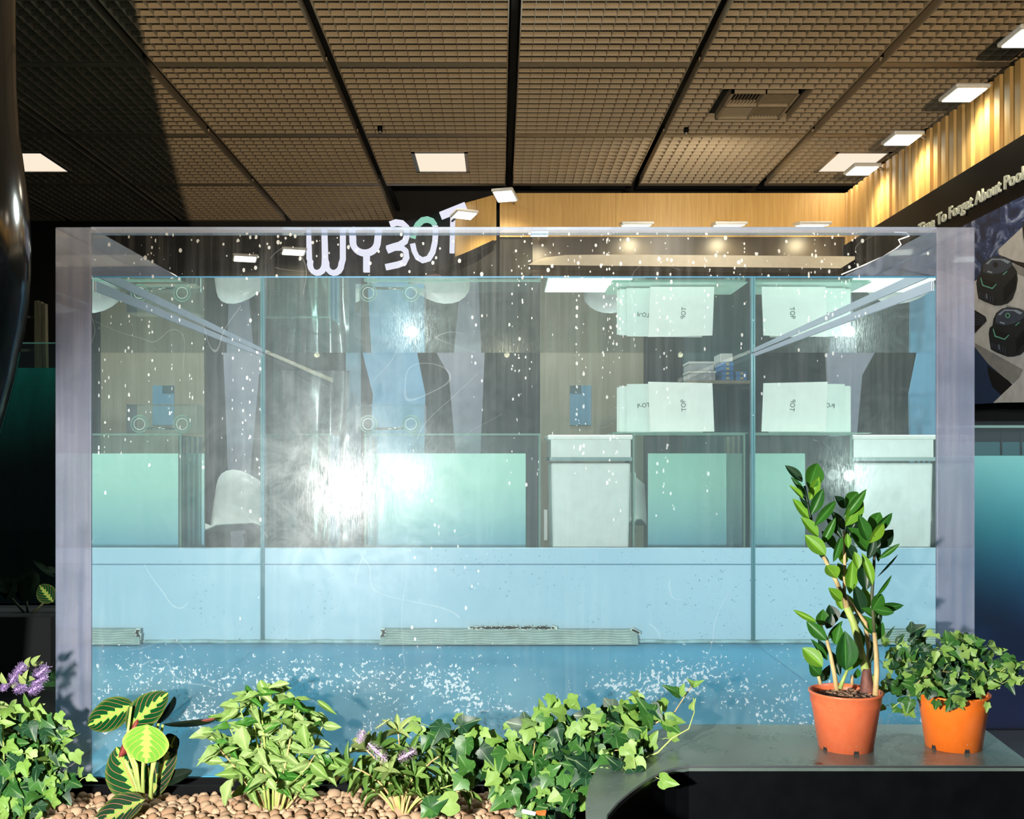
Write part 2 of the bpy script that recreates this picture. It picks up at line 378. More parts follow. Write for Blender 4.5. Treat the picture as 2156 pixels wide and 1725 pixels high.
c = t.mixc(t.mr(nn, 0.35, 0.7), (0.80, 0.155, 0.012), (0.84, 0.185, 0.02)); c = t.mixc(t.mr(n2, 0.72, 0.76, 0, 0.5), c, (0.8, 0.5, 0.4))
M['pot2'] = t.done(t.bsdf(c, 0.38))
M['soil'] = flat('soil', (0.06, 0.03, 0.018), 0.95, nz=0.8, scale=120)
M['chip'] = flat('bark_chip', (0.22, 0.13, 0.08), 0.9, nz=0.5, scale=60)
M['turf'] = flat('turf', (0.02, 0.09, 0.02), 0.9, nz=0.5, scale=60)
M['paper'] = flat('white_board', (0.90, 0.88, 0.84), 0.7, nz=0.03)
M['paper2'] = flat('pale_board', (0.74, 0.80, 0.76), 0.7, nz=0.03)
M['ink'] = flat('marker_ink', (0.05, 0.07, 0.06), 0.7)
M['column'] = flat('glossy_black_column', (0.004, 0.006, 0.007), 0.12, nz=0.2, scale=2)

# ------------------------------------------------------------------ the hall
CH = E+2.60
floor = tag(MB().box(-9, 9, -3, 14, -0.1, 0).build('floor', M['floor']), kind='structure')
tag(MB().box(-9, 9, 11.52, 11.7, 0, CH+0.7).build('wall_back', M['dark']), kind='structure')
tag(MB().box(-7.2, -7, -1, 11.5, 0, CH+0.7).build('wall_left', M['dark']), kind='structure')
tag(MB().box(6.4, 6.6, -1, 11.5, 0, CH+0.7).build('wall_far_right', M['dark']), kind='structure')
# ceiling: dark void above, open-grid metal panels hung below it
ceil = tag(MB().box(-7.2, 6.6, -1, 11.7, CH+0.5, CH+0.6).build('ceiling', M['void']), kind='structure')
NX, NY, CWX, CWY, PH = 14, 14, 0.08, 0.1025, 0.052
def grid_mesh(name, hole=None):
    """panel origin = near left corner at its lower edge; hole in cells (i0,i1,j0,j1)"""
    b = MB(); W, L = NX*CWX, NY*CWY; th = 0.0015
    def runs(k, i0, i1, j0, j1, n):
        # positions along the plate to draw, skipping the hole when plate k crosses it
        if hole and j0 < k < j1: return [(0, i0), (i1, n)]
        return [(0, n)]
    h = hole or (0, 0, 0, 0)
    for j in range(NY+1):
        for a, c_ in (runs(j, h[0], h[1], h[2], h[3], NX)):
            if c_ > a: b.box(a*CWX, c_*CWX, j*CWY-th, j*CWY+th, 0.0, PH)
    for i in range(NX+1):
        for a, c_ in (runs(i, h[2], h[3], h[0], h[1], NY)):
            if c_ > a: b.box(i*CWX-th, i*CWX+th, a*CWY, c_*CWY, 0, PH)
    # lip round the panel and pressed top sheet
    b.box(-0.006, W+0.006, -0.005, 0.0, -0.004, PH+0.01); b.box(-0.006, W+0.006, L, L+0.005, -0.004, PH+0.01)
    b.box(-0.006, 0, 0, L, -0.004, PH+0.01); b.box(W, W+0.006, 0, L, -0.004, PH+0.01)
    if hole:
        x0, x1, y0, y1 = h[0]*CWX, h[1]*CWX, h[2]*CWY, h[3]*CWY
        b.box(x0-0.004, x1+0.004, y0-0.004, y0, -0.004, PH+0.06); b.box(x0-0.004, x1+0.004, y1, y1+0.004, -0.004, PH+0.06)
        b.box(x0-0.004, x0, y0, y1, -0.004, PH+0.06); b.box(x1, x1+0.004, y0, y1, -0.004, PH+0.06)
    me = b.mesh(name); me.materials.append(M['ceil']); return me
g0 = grid_mesh('ceiling_panel'); gv = grid_mesh('ceiling_panel', (3, 11, 4, 11)); gl_ = grid_mesh('ceiling_panel', (4, 10, 4, 10))
rail_me = MB().box(0, NX*CWX+0.012, 0, 0.085, -0.004, 0.03).mesh('cross_rail'); rail_me.materials.append(M['ceilrail'])
lightcells = [(-4, 2), (-1, 2), (2, 2)]; ventcell = (1, 1)
cellpos = {}
for k in range(-5, 4):
    for r in range(-1, 4):
        if r == 3 and k >= -1: continue  # panels left out; the dark void stands in for a shadow here
        x = 0.089+1.2*k+0.04; y = 5.42+1.52*r+0.045
        cellpos[(k, r)] = (x, y)
        me = gl_ if (k, r) in lightcells else gv if (k, r) == ventcell else g0
        o = link('ceiling_panel', me, ceil); o.location = (x, y, CH)
        o = link('cross_rail', rail_me, ceil); o.location = (x-0.006, y+NY*CWY+0.0, CH)
# ducts glimpsed through the long gaps
for k in range(-4, 4):
    x = 0.089+1.2*k
    o = MB().box(x-0.02, x+0.02, 4, 11.5, CH+0.10, CH+0.14).build('ceiling_hanger_bar', M['void'], ceil)
# LED panels set into the grid
names = {-4: 'square ceiling light at far left beside the black column', -1: 'square ceiling light above the lit wall sign, middle one of three', 2: 'square ceiling light at right, partly behind a floodlight'}
for (k, r) in lightcells:
    x, y = cellpos[(k, r)]; x0, x1, y0, y1 = x+4*CWX, x+10*CWX, y+4*CWY, y+10*CWY
    th = thing('ceiling_light', names[k], 'ceiling light', (x0, y0, CH), group='square ceiling lights')
    MB().box(x0, x1, y0, y0+.02, CH-0.012, CH+0.03).box(x0, x1, y1-.02, y1, CH-0.012, CH+0.03).box(x0, x0+.03, y0, y1, CH-0.012, CH+0.03).box(x1-.03, x1, y0, y1, CH-0.012, CH+0.03).build('frame', M['grey'], th)
    MB().box(x0+.03, x1-.03, y0+.02, y1-.02, CH-0.006, CH+0.02).build('diffuser', M['panel_light'], th)
    lamp('panel_glow', 'AREA', ((x0+x1)/2, (y0+y1)/2, CH-0.03), 5, (1, 0.85, 0.65), size_y=0.5, shape='RECTANGLE').rotation_euler = (0, 0, 0)
for (a_, b_, lab) in ((800, 274, 'small black ceiling sensor in front of the middle square light'), (1445, 277, 'small black ceiling sensor left of the air diffuser')):
    q_ = Vector(((a_-CX)/(CY-b_)*2.58, 2.58*F/(CY-b_), CH-0.02))
    sn = thing('ceiling_sensor', lab, 'sensor', q_)
    MB().lathe((q_.x, q_.y, CH-0.03), [(0.001, 0), (0.018, 0.002), (0.02, 0.02), (0.02, 0.04)], 16).build('body', M['black'], sn)
    MB().lathe((q_.x, q_.y, CH-0.045), [(0.001, 0), (0.01, 0.002), (0.01, 0.018)], 12).build('nozzle', M['grey'], sn)
# air diffuser
x, y = cellpos[ventcell]; x0, x1, y0, y1 = x+3*CWX, x+11*CWX, y+4*CWY, y+11*CWY
th = thing('air_diffuser', 'square ceiling air diffuser with four louvre quarters', 'air vent', (x0, y0, CH))
ax0, ax1, ay0, ay1 = x0+0.085, x1-0.06, y0+0.10, y1-0.03; zv = CH+0.012
b = MB(); b.box(ax0, ax1, ay0, ay0+.02, zv-.01, zv+.05).box(ax0, ax1, ay1-.02, ay1, zv-.01, zv+.05).box(ax0, ax0+.02, ay0, ay1, zv-.01, zv+.05).box(ax1-.02, ax1, ay0, ay1, zv-.01, zv+.05)
mx, my = (ax0+ax1)/2, (ay0+ay1)/2
b.box(mx-.006, mx+.006, ay0, ay1, zv-.01, zv+.04).box(ax0, ax1, my-.006, my+.006, zv-.01, zv+.04); b.build('frame', M['ceilrail'], th)
def louvre(xa, xb, ya, yb, along, n, tilt):
    for i in range(n):
        b = MB(); f = (i+0.5)/n
        if along == 'x':
            yy = ya+(yb-ya)*f; b.obox(((xa+xb)/2, yy, zv+.012), ((xb-xa)/2, 0, 0), (0, .012*math.cos(tilt), .012*math.sin(tilt)), (0, -.001*math.sin(tilt), .001*math.cos(tilt)))
        else:
            xx = xa+(xb-xa)*f; b.obox((xx, (ya+yb)/2, zv+.012), (0, (yb-ya)/2, 0), (.012*math.cos(tilt), 0, .012*math.sin(tilt)), (-.001*math.sin(tilt), 0, .001*math.cos(tilt)))
        b.build('louvre', M['ceilrail'], th)
louvre(ax0+.02, mx-.006, ay0+.02, my-.006, 'y', 9, 0.7); louvre(mx+.006, ax1-.02, ay0+.02, my-.006, 'x', 9, 0.9)
louvre(ax0+.02, mx-.006, my+.006, ay1-.02, 'x', 9, -0.6); louvre(mx+.006, ax1-.02, my+.006, ay1-.02, 'y', 9, -0.9)
b = MB().box(x0, x1, y0, y1, CH+0.06, CH+0.065); b.box(x0+.001, x0+.004, y0, y1, CH, CH+.06).box(x0, x1, y0+.001, y0+.004, CH, CH+.06); b.build('plenum', M['void'], th)

# ---- right wall: carcass, oak slats, black slogan band, poster
XR = 3.17
wr = tag(MB().box(XR+0.03, XR+0.13, 1.5, 9.75, 0, E+2.38).build('wall_right', M['blackmatte']), kind='structure')
y = 4.6
while y < 9.6:
    MB().prism([(XR+0.03, y, E+1.94), (XR-0.02, y+0.02, E+1.94), (XR-0.02, y+0.09, E+1.94), (XR+0.03, y+0.11, E+1.94)], (0, 0, 0.48)).build('oak_slat', M['wood'], wr)
    MB().box(XR+0.02, XR+0.03, y+0.11, y+0.134, E+1.94, E+2.41).build('oak_backing', M['wood'], wr); y += 0.134
MB().box(XR-0.03, XR+0.03, 4.0, 9.62, E+1.57, E+1.94).build('black_band', M['black'], wr)
# text helper
def textmesh(s, size, extr=0.0, bold=0.0):
    cu = bpy.data.curves.new('txt', 'FONT'); cu.body = s; cu.size = size; cu.extrude = extr; cu.offset = bold; cu.resolution_u = 3
    o = bpy.data.objects.new('txt', cu); C.objects.link(o)
    me = bpy.data.meshes.new_from_object(o.evaluated_get(bpy.context.evaluated_depsgraph_get()))
    C.objects.unlink(o); bpy.data.objects.remove(o); return me
def xmax(me): return max((v.co.x for v in me.vertices), default=0)
def letters(s, size, extr, bold, mat, parent, frame, squeeze=1.0, track=0.0):
    """frame(x,y,z)->world; every character one part"""
    pos = 0
    full = [xmax(textmesh(s[:i]+'|', size)) for i in range(len(s)+1)]
    base = full[0]
    off = rootloc(parent)
    for i, ch in enumerate(s):
        if ch == ' ': continue
        me = textmesh(ch, size, extr, bold)
        for v in me.vertices:
            v.co = frame((v.co.x+full[i]-base)*squeeze+track*i, v.co.y, v.co.z)-off
        o = link('letter', me, parent, mat)
slog = thing('slogan_lettering', 'raised pale grey letters reading Time To Forget About Pools on the black band', 'sign lettering', (XR-0.03, 8.0, E+1.67))
# 'T' of To stands at px 1985 -> Y ; 'P' at px 2128
yT = F*XR/(1985-CX); yP = F*XR/(2128-CX)
wfull = xmax(textmesh('To Forget About |', 0.115))-xmax(textmesh('|', 0.115))
sq = (yT-yP)/wfull
wpre = xmax(textmesh('Time |', 0.115))-xmax(textmesh('|', 0.115))
letters('Time To Forget About Pools', 0.115, 0.006, 0.0016, M['lettergrey'], slog, lambda a, b_, c_: Vector((XR-0.043-c_, yT+wpre*sq-a, E+1.665+b_)), sq)
def WB(px, py): Yw = F*(XR-0.05)/(px-CX); return (XR-0.05, Yw, E+(CY-py)/F*Yw)
glow = MB().tube([WB(*q) for q in ((1884, 489), (1908, 490), (1914, 497), (1892, 505), (1897, 515), (1885, 525), (1858, 541), (1815, 560), (1772, 578))], 0.005, 6).build('led_strip', M['led'])  # emissive tube standing in for slogan letters blurred by the acrylic
tag(glow, 'thin zigzag glowing light strip at the far end of the black band', 'light strip')

# poster of pool cleaners, printed flat on the wall below the band
def W(px, py, d=0.0):
    Yw = F*(XR-0.04)/(px-CX); return Vector((XR-0.04-d, Yw, E+(CY-py)/F*Yw))
pt = NT('poster_water'); nn = pt.noise(pt.coord('Object', (1, 3, 5)), 1.6, 6, 0.65, 1.2)
M['posterwater'] = pt.done(pt.bsdf(pt.ramp(nn, [(0.42, (0.006, 0.016, 0.06)), (0.54, (0.02, 0.05, 0.16)), (0.60, (0.16, 0.20, 0.36)), (0.68, (0.45, 0.5, 0.65))]), 0.5))
poster = thing('poster', 'wall poster of two black pool cleaning robots on stone steps by water', 'poster', (XR-0.04, 6.6, E+0.9))
yb0, yb1 = 4.2, 9.4
MB().box(XR-0.04, XR-0.005, yb0, yb1, E+0.36, E+1.57).build('print', M['posterwater'], poster)
def inkm(name, c): M[name] = flat(name, c, 0.5, nz=0.12, scale=14); return M[name]
inkm('ink_stone', (0.62, 0.58, 0.55)); inkm('ink_stone_side', (0.30, 0.28, 0.26)); inkm('ink_navy', (0.02, 0.04, 0.10)); inkm('ink_robot', (0.012, 0.014, 0.018))
inkm('ink_robot_lid', (0.05, 0.06, 0.09)); inkm('ink_shine', (0.30, 0.36, 0.45)); inkm('ink_mint', (0.15, 0.45, 0.33)); inkm('ink_black', (0.004, 0.004, 0.005)); inkm('ink_stone_dark', (0.42, 0.40, 0.40))
layer = [0.0004]
def printed(pts, mat, name='printed_shape', z=None):
    layer[0] += 0.00012
    q = []
    for a, b_ in pts: q.append(W(1900+a/2.875, 300+b_/2.875, layer[0]))
    me = bpy.data.meshes.new(name); off = rootloc(poster)
    me.from_pydata([v-off for v in q], [], [tuple(range(len(q)))])
    return link(name, me, poster, M[mat])
printed([(150, 760), (440, 840), (600, 690), (780, 740), (1000, 640), (1000, 1500), (560, 1580), (380, 1500), (300, 1200), (200, 1000)], 'ink_stone', 'printed_stone')
printed([(580, 650), (740, 500), (1000, 300), (1000, 760), (736, 740), (680, 715), (585, 680)], 'ink_stone', 'printed_stone')
printed([(585, 682), (680, 717), (1000, 780), (1000, 800), (736, 762), (672, 730), (640, 716)], 'ink_black', 'printed_shadow')
printed([(672, 732), (736, 764), (1000, 800), (1000, 880), (736, 812), (690, 795)], 'ink_stone_side', 'printed_stone')
printed([(630, 945), (740, 850), (1000, 700), (1000, 1080), (736, 1010), (632, 985)], 'ink_stone', 'printed_stone')
printed([(630, 985), (736, 1012), (1000, 1082), (1000, 1100), (736, 1030), (632, 1000)], 'ink_stone_side', 'printed_stone')
printed([(440, 1215), (730, 1375), (690, 1470), (600, 1420), (440, 1292)], 'ink_stone_side', 'printed_stone')
printed([(440, 1240), (520, 1340), (670, 1470), (565, 1578), (300, 1590), (300, 1180)], 'ink_navy', 'printed_water')
printed([(515, 1350), (640, 1440), (672, 1470), (600, 1530), (545, 1480), (520, 1400)], 'ink_black', 'printed_reflection')
printed([(380, 980), (440, 1015), (505, 1055), (512, 1080), (440, 1155), (380, 1200)], 'ink_black', 'printed_grate')
for i in range(5): printed([(390, 1010+i*24), (500, 1062+i*8), (500, 1066+i*8), (390, 1016+i*24)], 'ink_robot_lid', 'printed_slot')
def robot(dx, dy, mint):
    S = lambda L: [(a+dx, b_+dy) for a, b_ in L]
    printed(S([(449, 850), (455, 815), (472, 800), (478, 760), (495, 725), (525, 700), (560, 690), (630, 697), (660, 712), (672, 745), (694, 780), (700, 830), (690, 890), (668, 950), (640, 975), (600, 987), (560, 988), (500, 965), (462, 945), (455, 905)]), 'ink_robot', 'printed_robot')
    printed(S([(492, 742), (520, 705), (562, 694), (630, 700), (660, 716), (668, 745), (640, 770), (600, 790), (540, 800), (490, 785)]), 'ink_robot_lid', 'printed_lid')
    printed(S([(505, 735), (545, 703), (620, 706), (655, 722), (640, 735), (600, 712), (545, 712), (520, 738)]), 'ink_shine', 'printed_highlight')
    printed(S([(517, 776), (546, 783), (546, 793), (517, 786)]), 'ink_shine', 'printed_window')
    circ = [(565+15*math.cos(a*PI/8), 740+16*math.sin(a*PI/8)) for a in range(16)]
    printed(S(circ), 'ink_mint' if mint else 'ink_black', 'printed_emblem')
    circ = [(565+8*math.cos(a*PI/8), 740+9*math.sin(a*PI/8)) for a in range(16)]
    printed(S(circ), 'ink_robot', 'printed_emblem')
    printed(S([(474, 820), (480, 820), (492, 862), (545, 880), (570, 856), (575, 858), (548, 888), (486, 868)]), 'ink_mint', 'printed_line')
    printed(S([(484, 824), (560, 846), (566, 856), (545, 876), (496, 858)]), 'ink_black', 'printed_mouth')
    printed(S([(612, 797), (638, 776), (638, 783), (612, 805)]), 'ink_mint', 'printed_line')
    for i in range(9):
        printed(S([(612+i*9, 880-i*10), (618+i*9, 876-i*10), (622+i*8, 960-i*10), (616+i*8, 966-i*10)]), 'ink_black', 'printed_tread')
    for i in range(6):
        printed(S([(470+i*16, 905+i*6), (476+i*16, 906+i*6), (478+i*16, 940+i*7), (472+i*16, 938+i*7)]), 'ink_robot_lid', 'printed_tread')
    printed(S([(512, 915), (516, 915), (518, 945), (514, 945)]), 'ink_shine', 'printed_mark')
robot(0, 0, False); robot(78, 308, True); robot(285, -330, False)
printed([(560, 1576), (736, 1410), (1000, 1200), (1000, 1570)], 'ink_stone', 'printed_stone')

# ---- back fascia, oak above, dark below, with the cream counter
YB = 9.62
wb = tag(MB().box(0.0, XR+0.1, YB, YB+0.1, 0, E+2.42).build('wall_rear_booth', M['dark']), kind='structure')
xs = [0.0]
while xs[-1] < XR: xs.append(min(XR, xs[-1]+1.06))
for a, b_ in zip(xs[:-1], xs[1:]): MB().box(a+0.001, b_-0.001, YB-0.02, YB, E+2.02, E+2.42).build('oak_panel', M['wood'], wb)
M['browndark'] = flat('brown_dark_panel', (0.055, 0.045, 0.035), 0.35, nz=0.3, scale=2)
MB().box(0.3, XR-0.03, YB-0.015, YB, E+1.60, E+2.02).build('dark_panel', M['browndark'], wb)
pts = [P(1810, 540, 9.3), P(1770, 565, 9.3), P(1112, 558, 9.3), P(1128, 548, 9.3), P(1150, 542, 9.3), P(1190, 537, 9.3), P(1300, 536, 9.3)]
cb = MB().prism(pts, (0, 0.25, 0)).build('cream_canopy', flat('cream_board', (0.70, 0.64, 0.52), 0.6, nz=0.05))
tag(cb, 'long cream canopy edge with a rounded left end on the dark rear wall', 'canopy')
lamp('canopy_wash', 'AREA', (1.7, 8.3, E+2.2), 9, (1, 0.9, 0.72), target=(1.7, 9.3, E+1.8), size=2.5)

# diagonal curved wall with the lit letters
def ZW(px): return 9.62+(1045-px)*0.0050
n = 16; pp = [1045-i*(1045-520)/n for i in range(n+1)]
vs = []; fs = []
for px in pp:
    Y = ZW(px); x_ = (px-CX)/F*Y
    vs += [(x_, Y+0.06, E+1.0), (x_, Y+0.06, E+2.40), (x_, Y+0.16, E+1.0), (x_, Y+0.16, E+2.40)]
for i in range(n):
    a = i*4; c_ = a+4
    fs += [(a, c_, c_+1, a+1), (a+2, a+3, c_+3, c_+2), (a+1, c_+1, c_+3, a+3), (a, a+2, c_+2, c_)]
fs += [(0, 1, 3, 2), (n*4, n*4+2, n*4+3, n*4+1)]
wd = tag(MB().add(vs, fs).build('wall_diagonal', M['dark']), kind='structure')
def strip_panel(pxa, pxb, ya, yb, za, zb, mat, name):
    """panel laid on the diagonal wall between px columns, z range interpolated"""
    vs = []
    for px, z0_, z1_ in ((pxa, ya, yb), (pxb, za, zb)):
        Y = ZW(px); x_ = (px-CX)/F*Y
        vs += [(x_, Y+0.02, z0_), (x_, Y+0.02, z1_), (x_, Y+0.06, z0_), (x_, Y+0.06, z1_)]
    fs = [(0, 4, 5, 1), (2, 3, 7, 6), (1, 5, 7, 3), (0, 2, 6, 4), (0, 1, 3, 2), (4, 6, 7, 5)]
    return MB().add(vs, fs).build(name, mat, wd)
strip_panel(1045, 1003, E+2.0, E+2.42, E+1.96, E+2.42, M['wood'], 'oak_panel')
strip_panel(1002.5, 958, E+1.96, E+2.42, E+1.93, E+2.42, M['wood'], 'oak_panel')
strip_panel(645, 585, E+2.03, E+2.25, E+2.03, E+2.27, M['wood'], 'oak_panel')
strip_panel(584.5, 525, E+2.03, E+2.27, E+2.03, E+2.22, M['wood'], 'oak_panel')
tag(MB().prism([P(880, 577, 9.2), P(935, 566, 9.2), P(1000, 540, 9.2), P(1040, 512, 9.2), P(1040, 505, 9.2), P(990, 528, 9.2), P(925, 556, 9.2)], (0, 0.3, 0)).build('canopy_edge', M['blackmatte']), 'black rising canopy edge below the last lit letter', 'canopy')
tag(MB().prism([P(872, 600, 9.35), P(905, 570, 9.35), P(950, 590, 9.35), P(950, 700, 9.35), P(872, 700, 9.35)], (0, 0.03, 0)).build('partition', flat('mauve_panel', (0.30, 0.20, 0.22), 0.7, nz=0.1)), 'mauve peaked panel below the black canopy edge', 'partition')

sgn = thing('illuminated_sign', 'white illuminated letters WYBOT with a teal top on the O, above the tank', 'sign', P(800, 560, 10.5))
def ribbon(pts, wpx, mat, name='letter', sub=None, par=None):
    """a bent flat bar of constant width drawn in sign units (photo pixels at the sign's own distance)"""
    par = par or sgn
    P2 = [Vector((a, b_)) for a, b_ in pts]; L = []; Rr = []
    for i, p in enumerate(P2):
        d = (P2[min(i+1, len(P2)-1)]-P2[max(i-1, 0)]).normalized(); nrm = Vector((-d.y, d.x))*wpx/2
        L.append(p+nrm); Rr.append(p-nrm)
    b = MB()
    for i in range(len(P2)-1):
        q = [L[i], L[i+1], Rr[i+1], Rr[i]]
        b.prism([P(v.x, v.y, ZW(v.x)-0.02-0.08) for v in q], (0, 0.06, 0))
    return b.build(name, mat, par)
def arc(cx_, cy_, rx, ry, a0, a1, n=12):
    return [(cx_+rx*math.cos(math.radians(a0+(a1-a0)*i/n)), cy_-ry*math.sin(math.radians(a0+(a1-a0)*i/n))) for i in range(n+1)]
Z2 = lambda L: [(500+a/2.994, 380+b_/2.994) for a, b_ in L]; Z3 = lambda L: [(700+a/5.39, 240+b_/5.39) for a, b_ in L]
ribbon([(648, 484), (650, 545)]+arc(667, 555, 15.5, 19, 160, 360, 8)+[(683, 540), (682, 484)], 11, M['letter'])
o = ribbon([(682, 484), (684, 545)]+arc(702, 555, 16, 19, 170, 360, 8)+[(721, 545), (721, 484)], 11, M['letter'], 'letter_stroke')
ribbon([(740, 478), (742, 500)]+arc(768, 508, 26, 24, 180, 350, 12)+[(797, 480)], 13, M['letter'])
ribbon([(771, 530), (771, 572)], 13, M['letter'], 'letter_stroke')
ribbon(Z3([(650, 1250), (720, 1225), (790, 1235), (840, 1280), (845, 1360), (820, 1440), (760, 1480), (690, 1500), (615, 1525)]), 11.5, M['letter'])
ribbon(Z3([(615, 1545), (700, 1510), (780, 1510), (830, 1550), (838, 1620), (810, 1680), (740, 1705), (600, 1735)]), 11.5, M['letter'], 'letter_stroke')
ribbon(Z3([(908, 1400), (925, 1330), (965, 1250), (1020, 1200), (1075, 1190), (1130, 1210), (1160, 1255)]), 11, M['letterteal'])
ribbon(Z3([(1165, 1265), (1168, 1350), (1160, 1450), (1135, 1560), (1090, 1635), (1020, 1655), (960, 1620), (925, 1550), (908, 1470)]), 11, M['letter'], 'letter_stroke')
ribbon(Z3([(1225, 1150), (1512, 1035)]), 14.5, M['letter'])
ribbon(Z3([(1365, 1130), (1355, 1570)]), 10, M['letter'], 'letter_stroke')

# ---- floodlights
def floodlight(loc, out, label, tilt=0.35, size=(0.13, 0.10), power=28, arm=True, reach=0.20):
    """loc centre; out = unit vector from wall into the room"""
    loc = Vector(loc); out = Vector(out).normalized(); side = out.cross(Vector((0, 0, 1))).normalized()
    nrm = (Vector((0, 0, -1))*math.cos(tilt)-out*math.sin(tilt)).normalized(); a = side*size[0]; c_ = nrm.cross(side).normalized()*size[1]
    th = thing('floodlight', label, 'floodlight', loc, group='floodlights clamped along the oak wall tops')
    MB().obox(loc-nrm*0.012, a*1.1, c_*1.12, nrm*0.014).build('housing', M['whiteplastic'], th, bevel=0.01)
    MB().obox(loc+nrm*0.006, a*0.92, c_*0.92, nrm*0.003).build('lens', M['flood'], th)
    if arm: MB().tube([loc-nrm*0.02, loc-nrm*0.03-out*(size[1]+0.03), loc-out*(size[1]+reach)+Vector((0, 0, 0.0))], 0.012, 6).build('bracket', M['grey'], th)
    wall = loc-out*0.25-Vector((0, 0, 0.35))
    lamp('flood_beam', 'SPOT', loc+nrm*0.05, power, (1.0, 0.84, 0.52), 0.06, target=loc+nrm*0.5-out*0.22, spot_size=2.3, spot_blend=0.8)
    return th
for i, (px, py, ex) in enumerate([(2165, 80, 'rightmost floodlight, cut by the right edge of the photo'), (2030, 199, 'floodlight on the slatted right wall, second from the right edge'), (1900, 294, 'floodlight on the slatted right wall, third from the right edge'), (1815, 359, 'small floodlight in front of the right square ceiling light')]):
    X = 3.0; h = 2.36
    Y = h*F/(CY-py)
    floodlight(((px-CX)/F*Y, Y, E+h), (-1, 0, 0), ex, tilt=0.0, power=26, reach=0.08)
for px, ex in [(1340, 'floodlight on the rear oak wall, left of the three level with the tank rim'), (1535, 'floodlight on the rear oak wall, middle of the three level with the tank rim'), (1710, 'floodlight on the rear oak wall, right of the three level with the tank rim')]:
    floodlight(P(px, 474, 9.33), (0, -1, 0), ex, tilt=0.15, power=13)
floodlight(P(1063, 413, 9.3), (-0.3, -1, 0), 'floodlight at the left end of the rear oak wall', tilt=-0.3, power=20, size=(0.09, 0.09))
floodlight(P(978, 453, 9.6), (0.5, -1, 0), 'floodlight in front of the white letter T', tilt=-0.2, power=20, size=(0.10, 0.075))
floodlight(P(618, 531, 11.2), (0.3, -1, 0), 'small floodlight just left of the letter W', tilt=-0.1, power=26, size=(0.12, 0.1))
floodlight(P(516, 545, 11.2), (0.3, -1, 0), 'leftmost small floodlight seen through the tank top', tilt=-0.1, power=26, size=(0.12, 0.1))
floodlight(P(1136, 492, 9.3), (0, -1, 0), 'floodlight seen through the tank top near the wall corner', tilt=0.0, power=14, size=(0.08, 0.1))

# ------------------------------------------------------------------ the main tank
Y0, YK = 2.5, 4.31
XL0, XL1, XR1, XR0 = -1.0566, -0.9707, 1.0384, 1.1298
ZB, ZTOP, ZWT = E-0.756, E+0.5497, E+0.431
base = tag(MB().box(XL0-0.02, XR0+0.02, Y0-0.010, YK+0.1, 0, ZB-0.022).box(XL0-0.02, XR0+0.02, Y0-0.010, Y0-0.001, ZB-0.022, ZB-0.002).build('tank_plinth', M['black']), 'low black plinth under the big acrylic tank, behind the clay pebbles', 'plinth')
tank = thing('acrylic_tank', 'big clear acrylic water tank with thick side walls filling the centre', 'water tank', (0, Y0, ZB-0.02))
MB().box(XL0, XL1, Y0, YK+0.06, ZB, ZTOP).build('side_wall', M['thick'], tank, bevel=0.003)['label'] = 'thick lilac-tinted left side wall'
MB().box(XR1, XR0, Y0, YK+0.06, ZB, ZTOP).build('side_wall', M['thick'], tank, bevel=0.003)['label'] = 'thick lilac-tinted right side wall'
# single-surface panes so that each reflects once, with a rim of real thickness
MB().add([(XL1, Y0, ZB), (XR1, Y0, ZB), (XR1, Y0, ZTOP-0.014), (XL1, Y0, ZTOP-0.014)], [(0, 1, 2, 3)]).build('front_pane', M['pane_front'], tank, recalc=False)
MB().box(XL1, XR1, Y0, Y0+0.03, ZTOP-0.014, ZTOP).build('front_rim', pane('rim', tint=(0.6, 0.68, 0.8), veil=0.22, veilcol=(0.6, 0.66, 0.8), haze=0.1, ior=1.5), tank)
MB().box(XL1, XR1, YK, YK+0.05, ZWT+0.02, ZTOP).build('back_rim', M['pane'], tank)
MB().add([(XL1, YK, E-0.37), (XR1, YK, E-0.37), (XR1, YK, ZWT+0.02), (XL1, YK, ZWT+0.02)], [(0, 1, 2, 3)]).build('back_pane', M['pane'], tank, recalc=False)
MB().box(XL0, XR0, Y0+0.002, YK+0.06, ZB-0.02, ZB-0.001).build('bottom_sheet', M['tankfloor'], tank)
MB().box(XL1, XR1, YK-0.002, YK+0.05, ZB, E-0.3705).build('blue_lining', M['lining'], tank)
MB().box(XL1, XR1, YK-0.006, YK-0.003, E-0.437, E-0.433).build('lining_seam', flat('seam', (0.06, 0.2, 0.32), 0.6), tank)
for x_ in (XL1+0.004, XR1-0.004):
    MB().tube([(x_, YK-0.006, ZB), (x_, YK-0.006, ZWT-0.004)], 0.006, 6).build('corner_seal', flat('seal', (0.10, 0.26, 0.30), 0.5), tank)
b = MB()
pts = []
for i in range(60):
    x_ = XL1+(XR1-XL1)*i/59; pts.append((x_, YK-0.01, ZB+0.006+0.004*noise.noise(Vector((x_*9, 0, 1)))))
b.tube(pts, 0.008, 5).build('back_seal', flat('pale_seal', (0.32, 0.52, 0.55), 0.7, nz=0.3), tank)
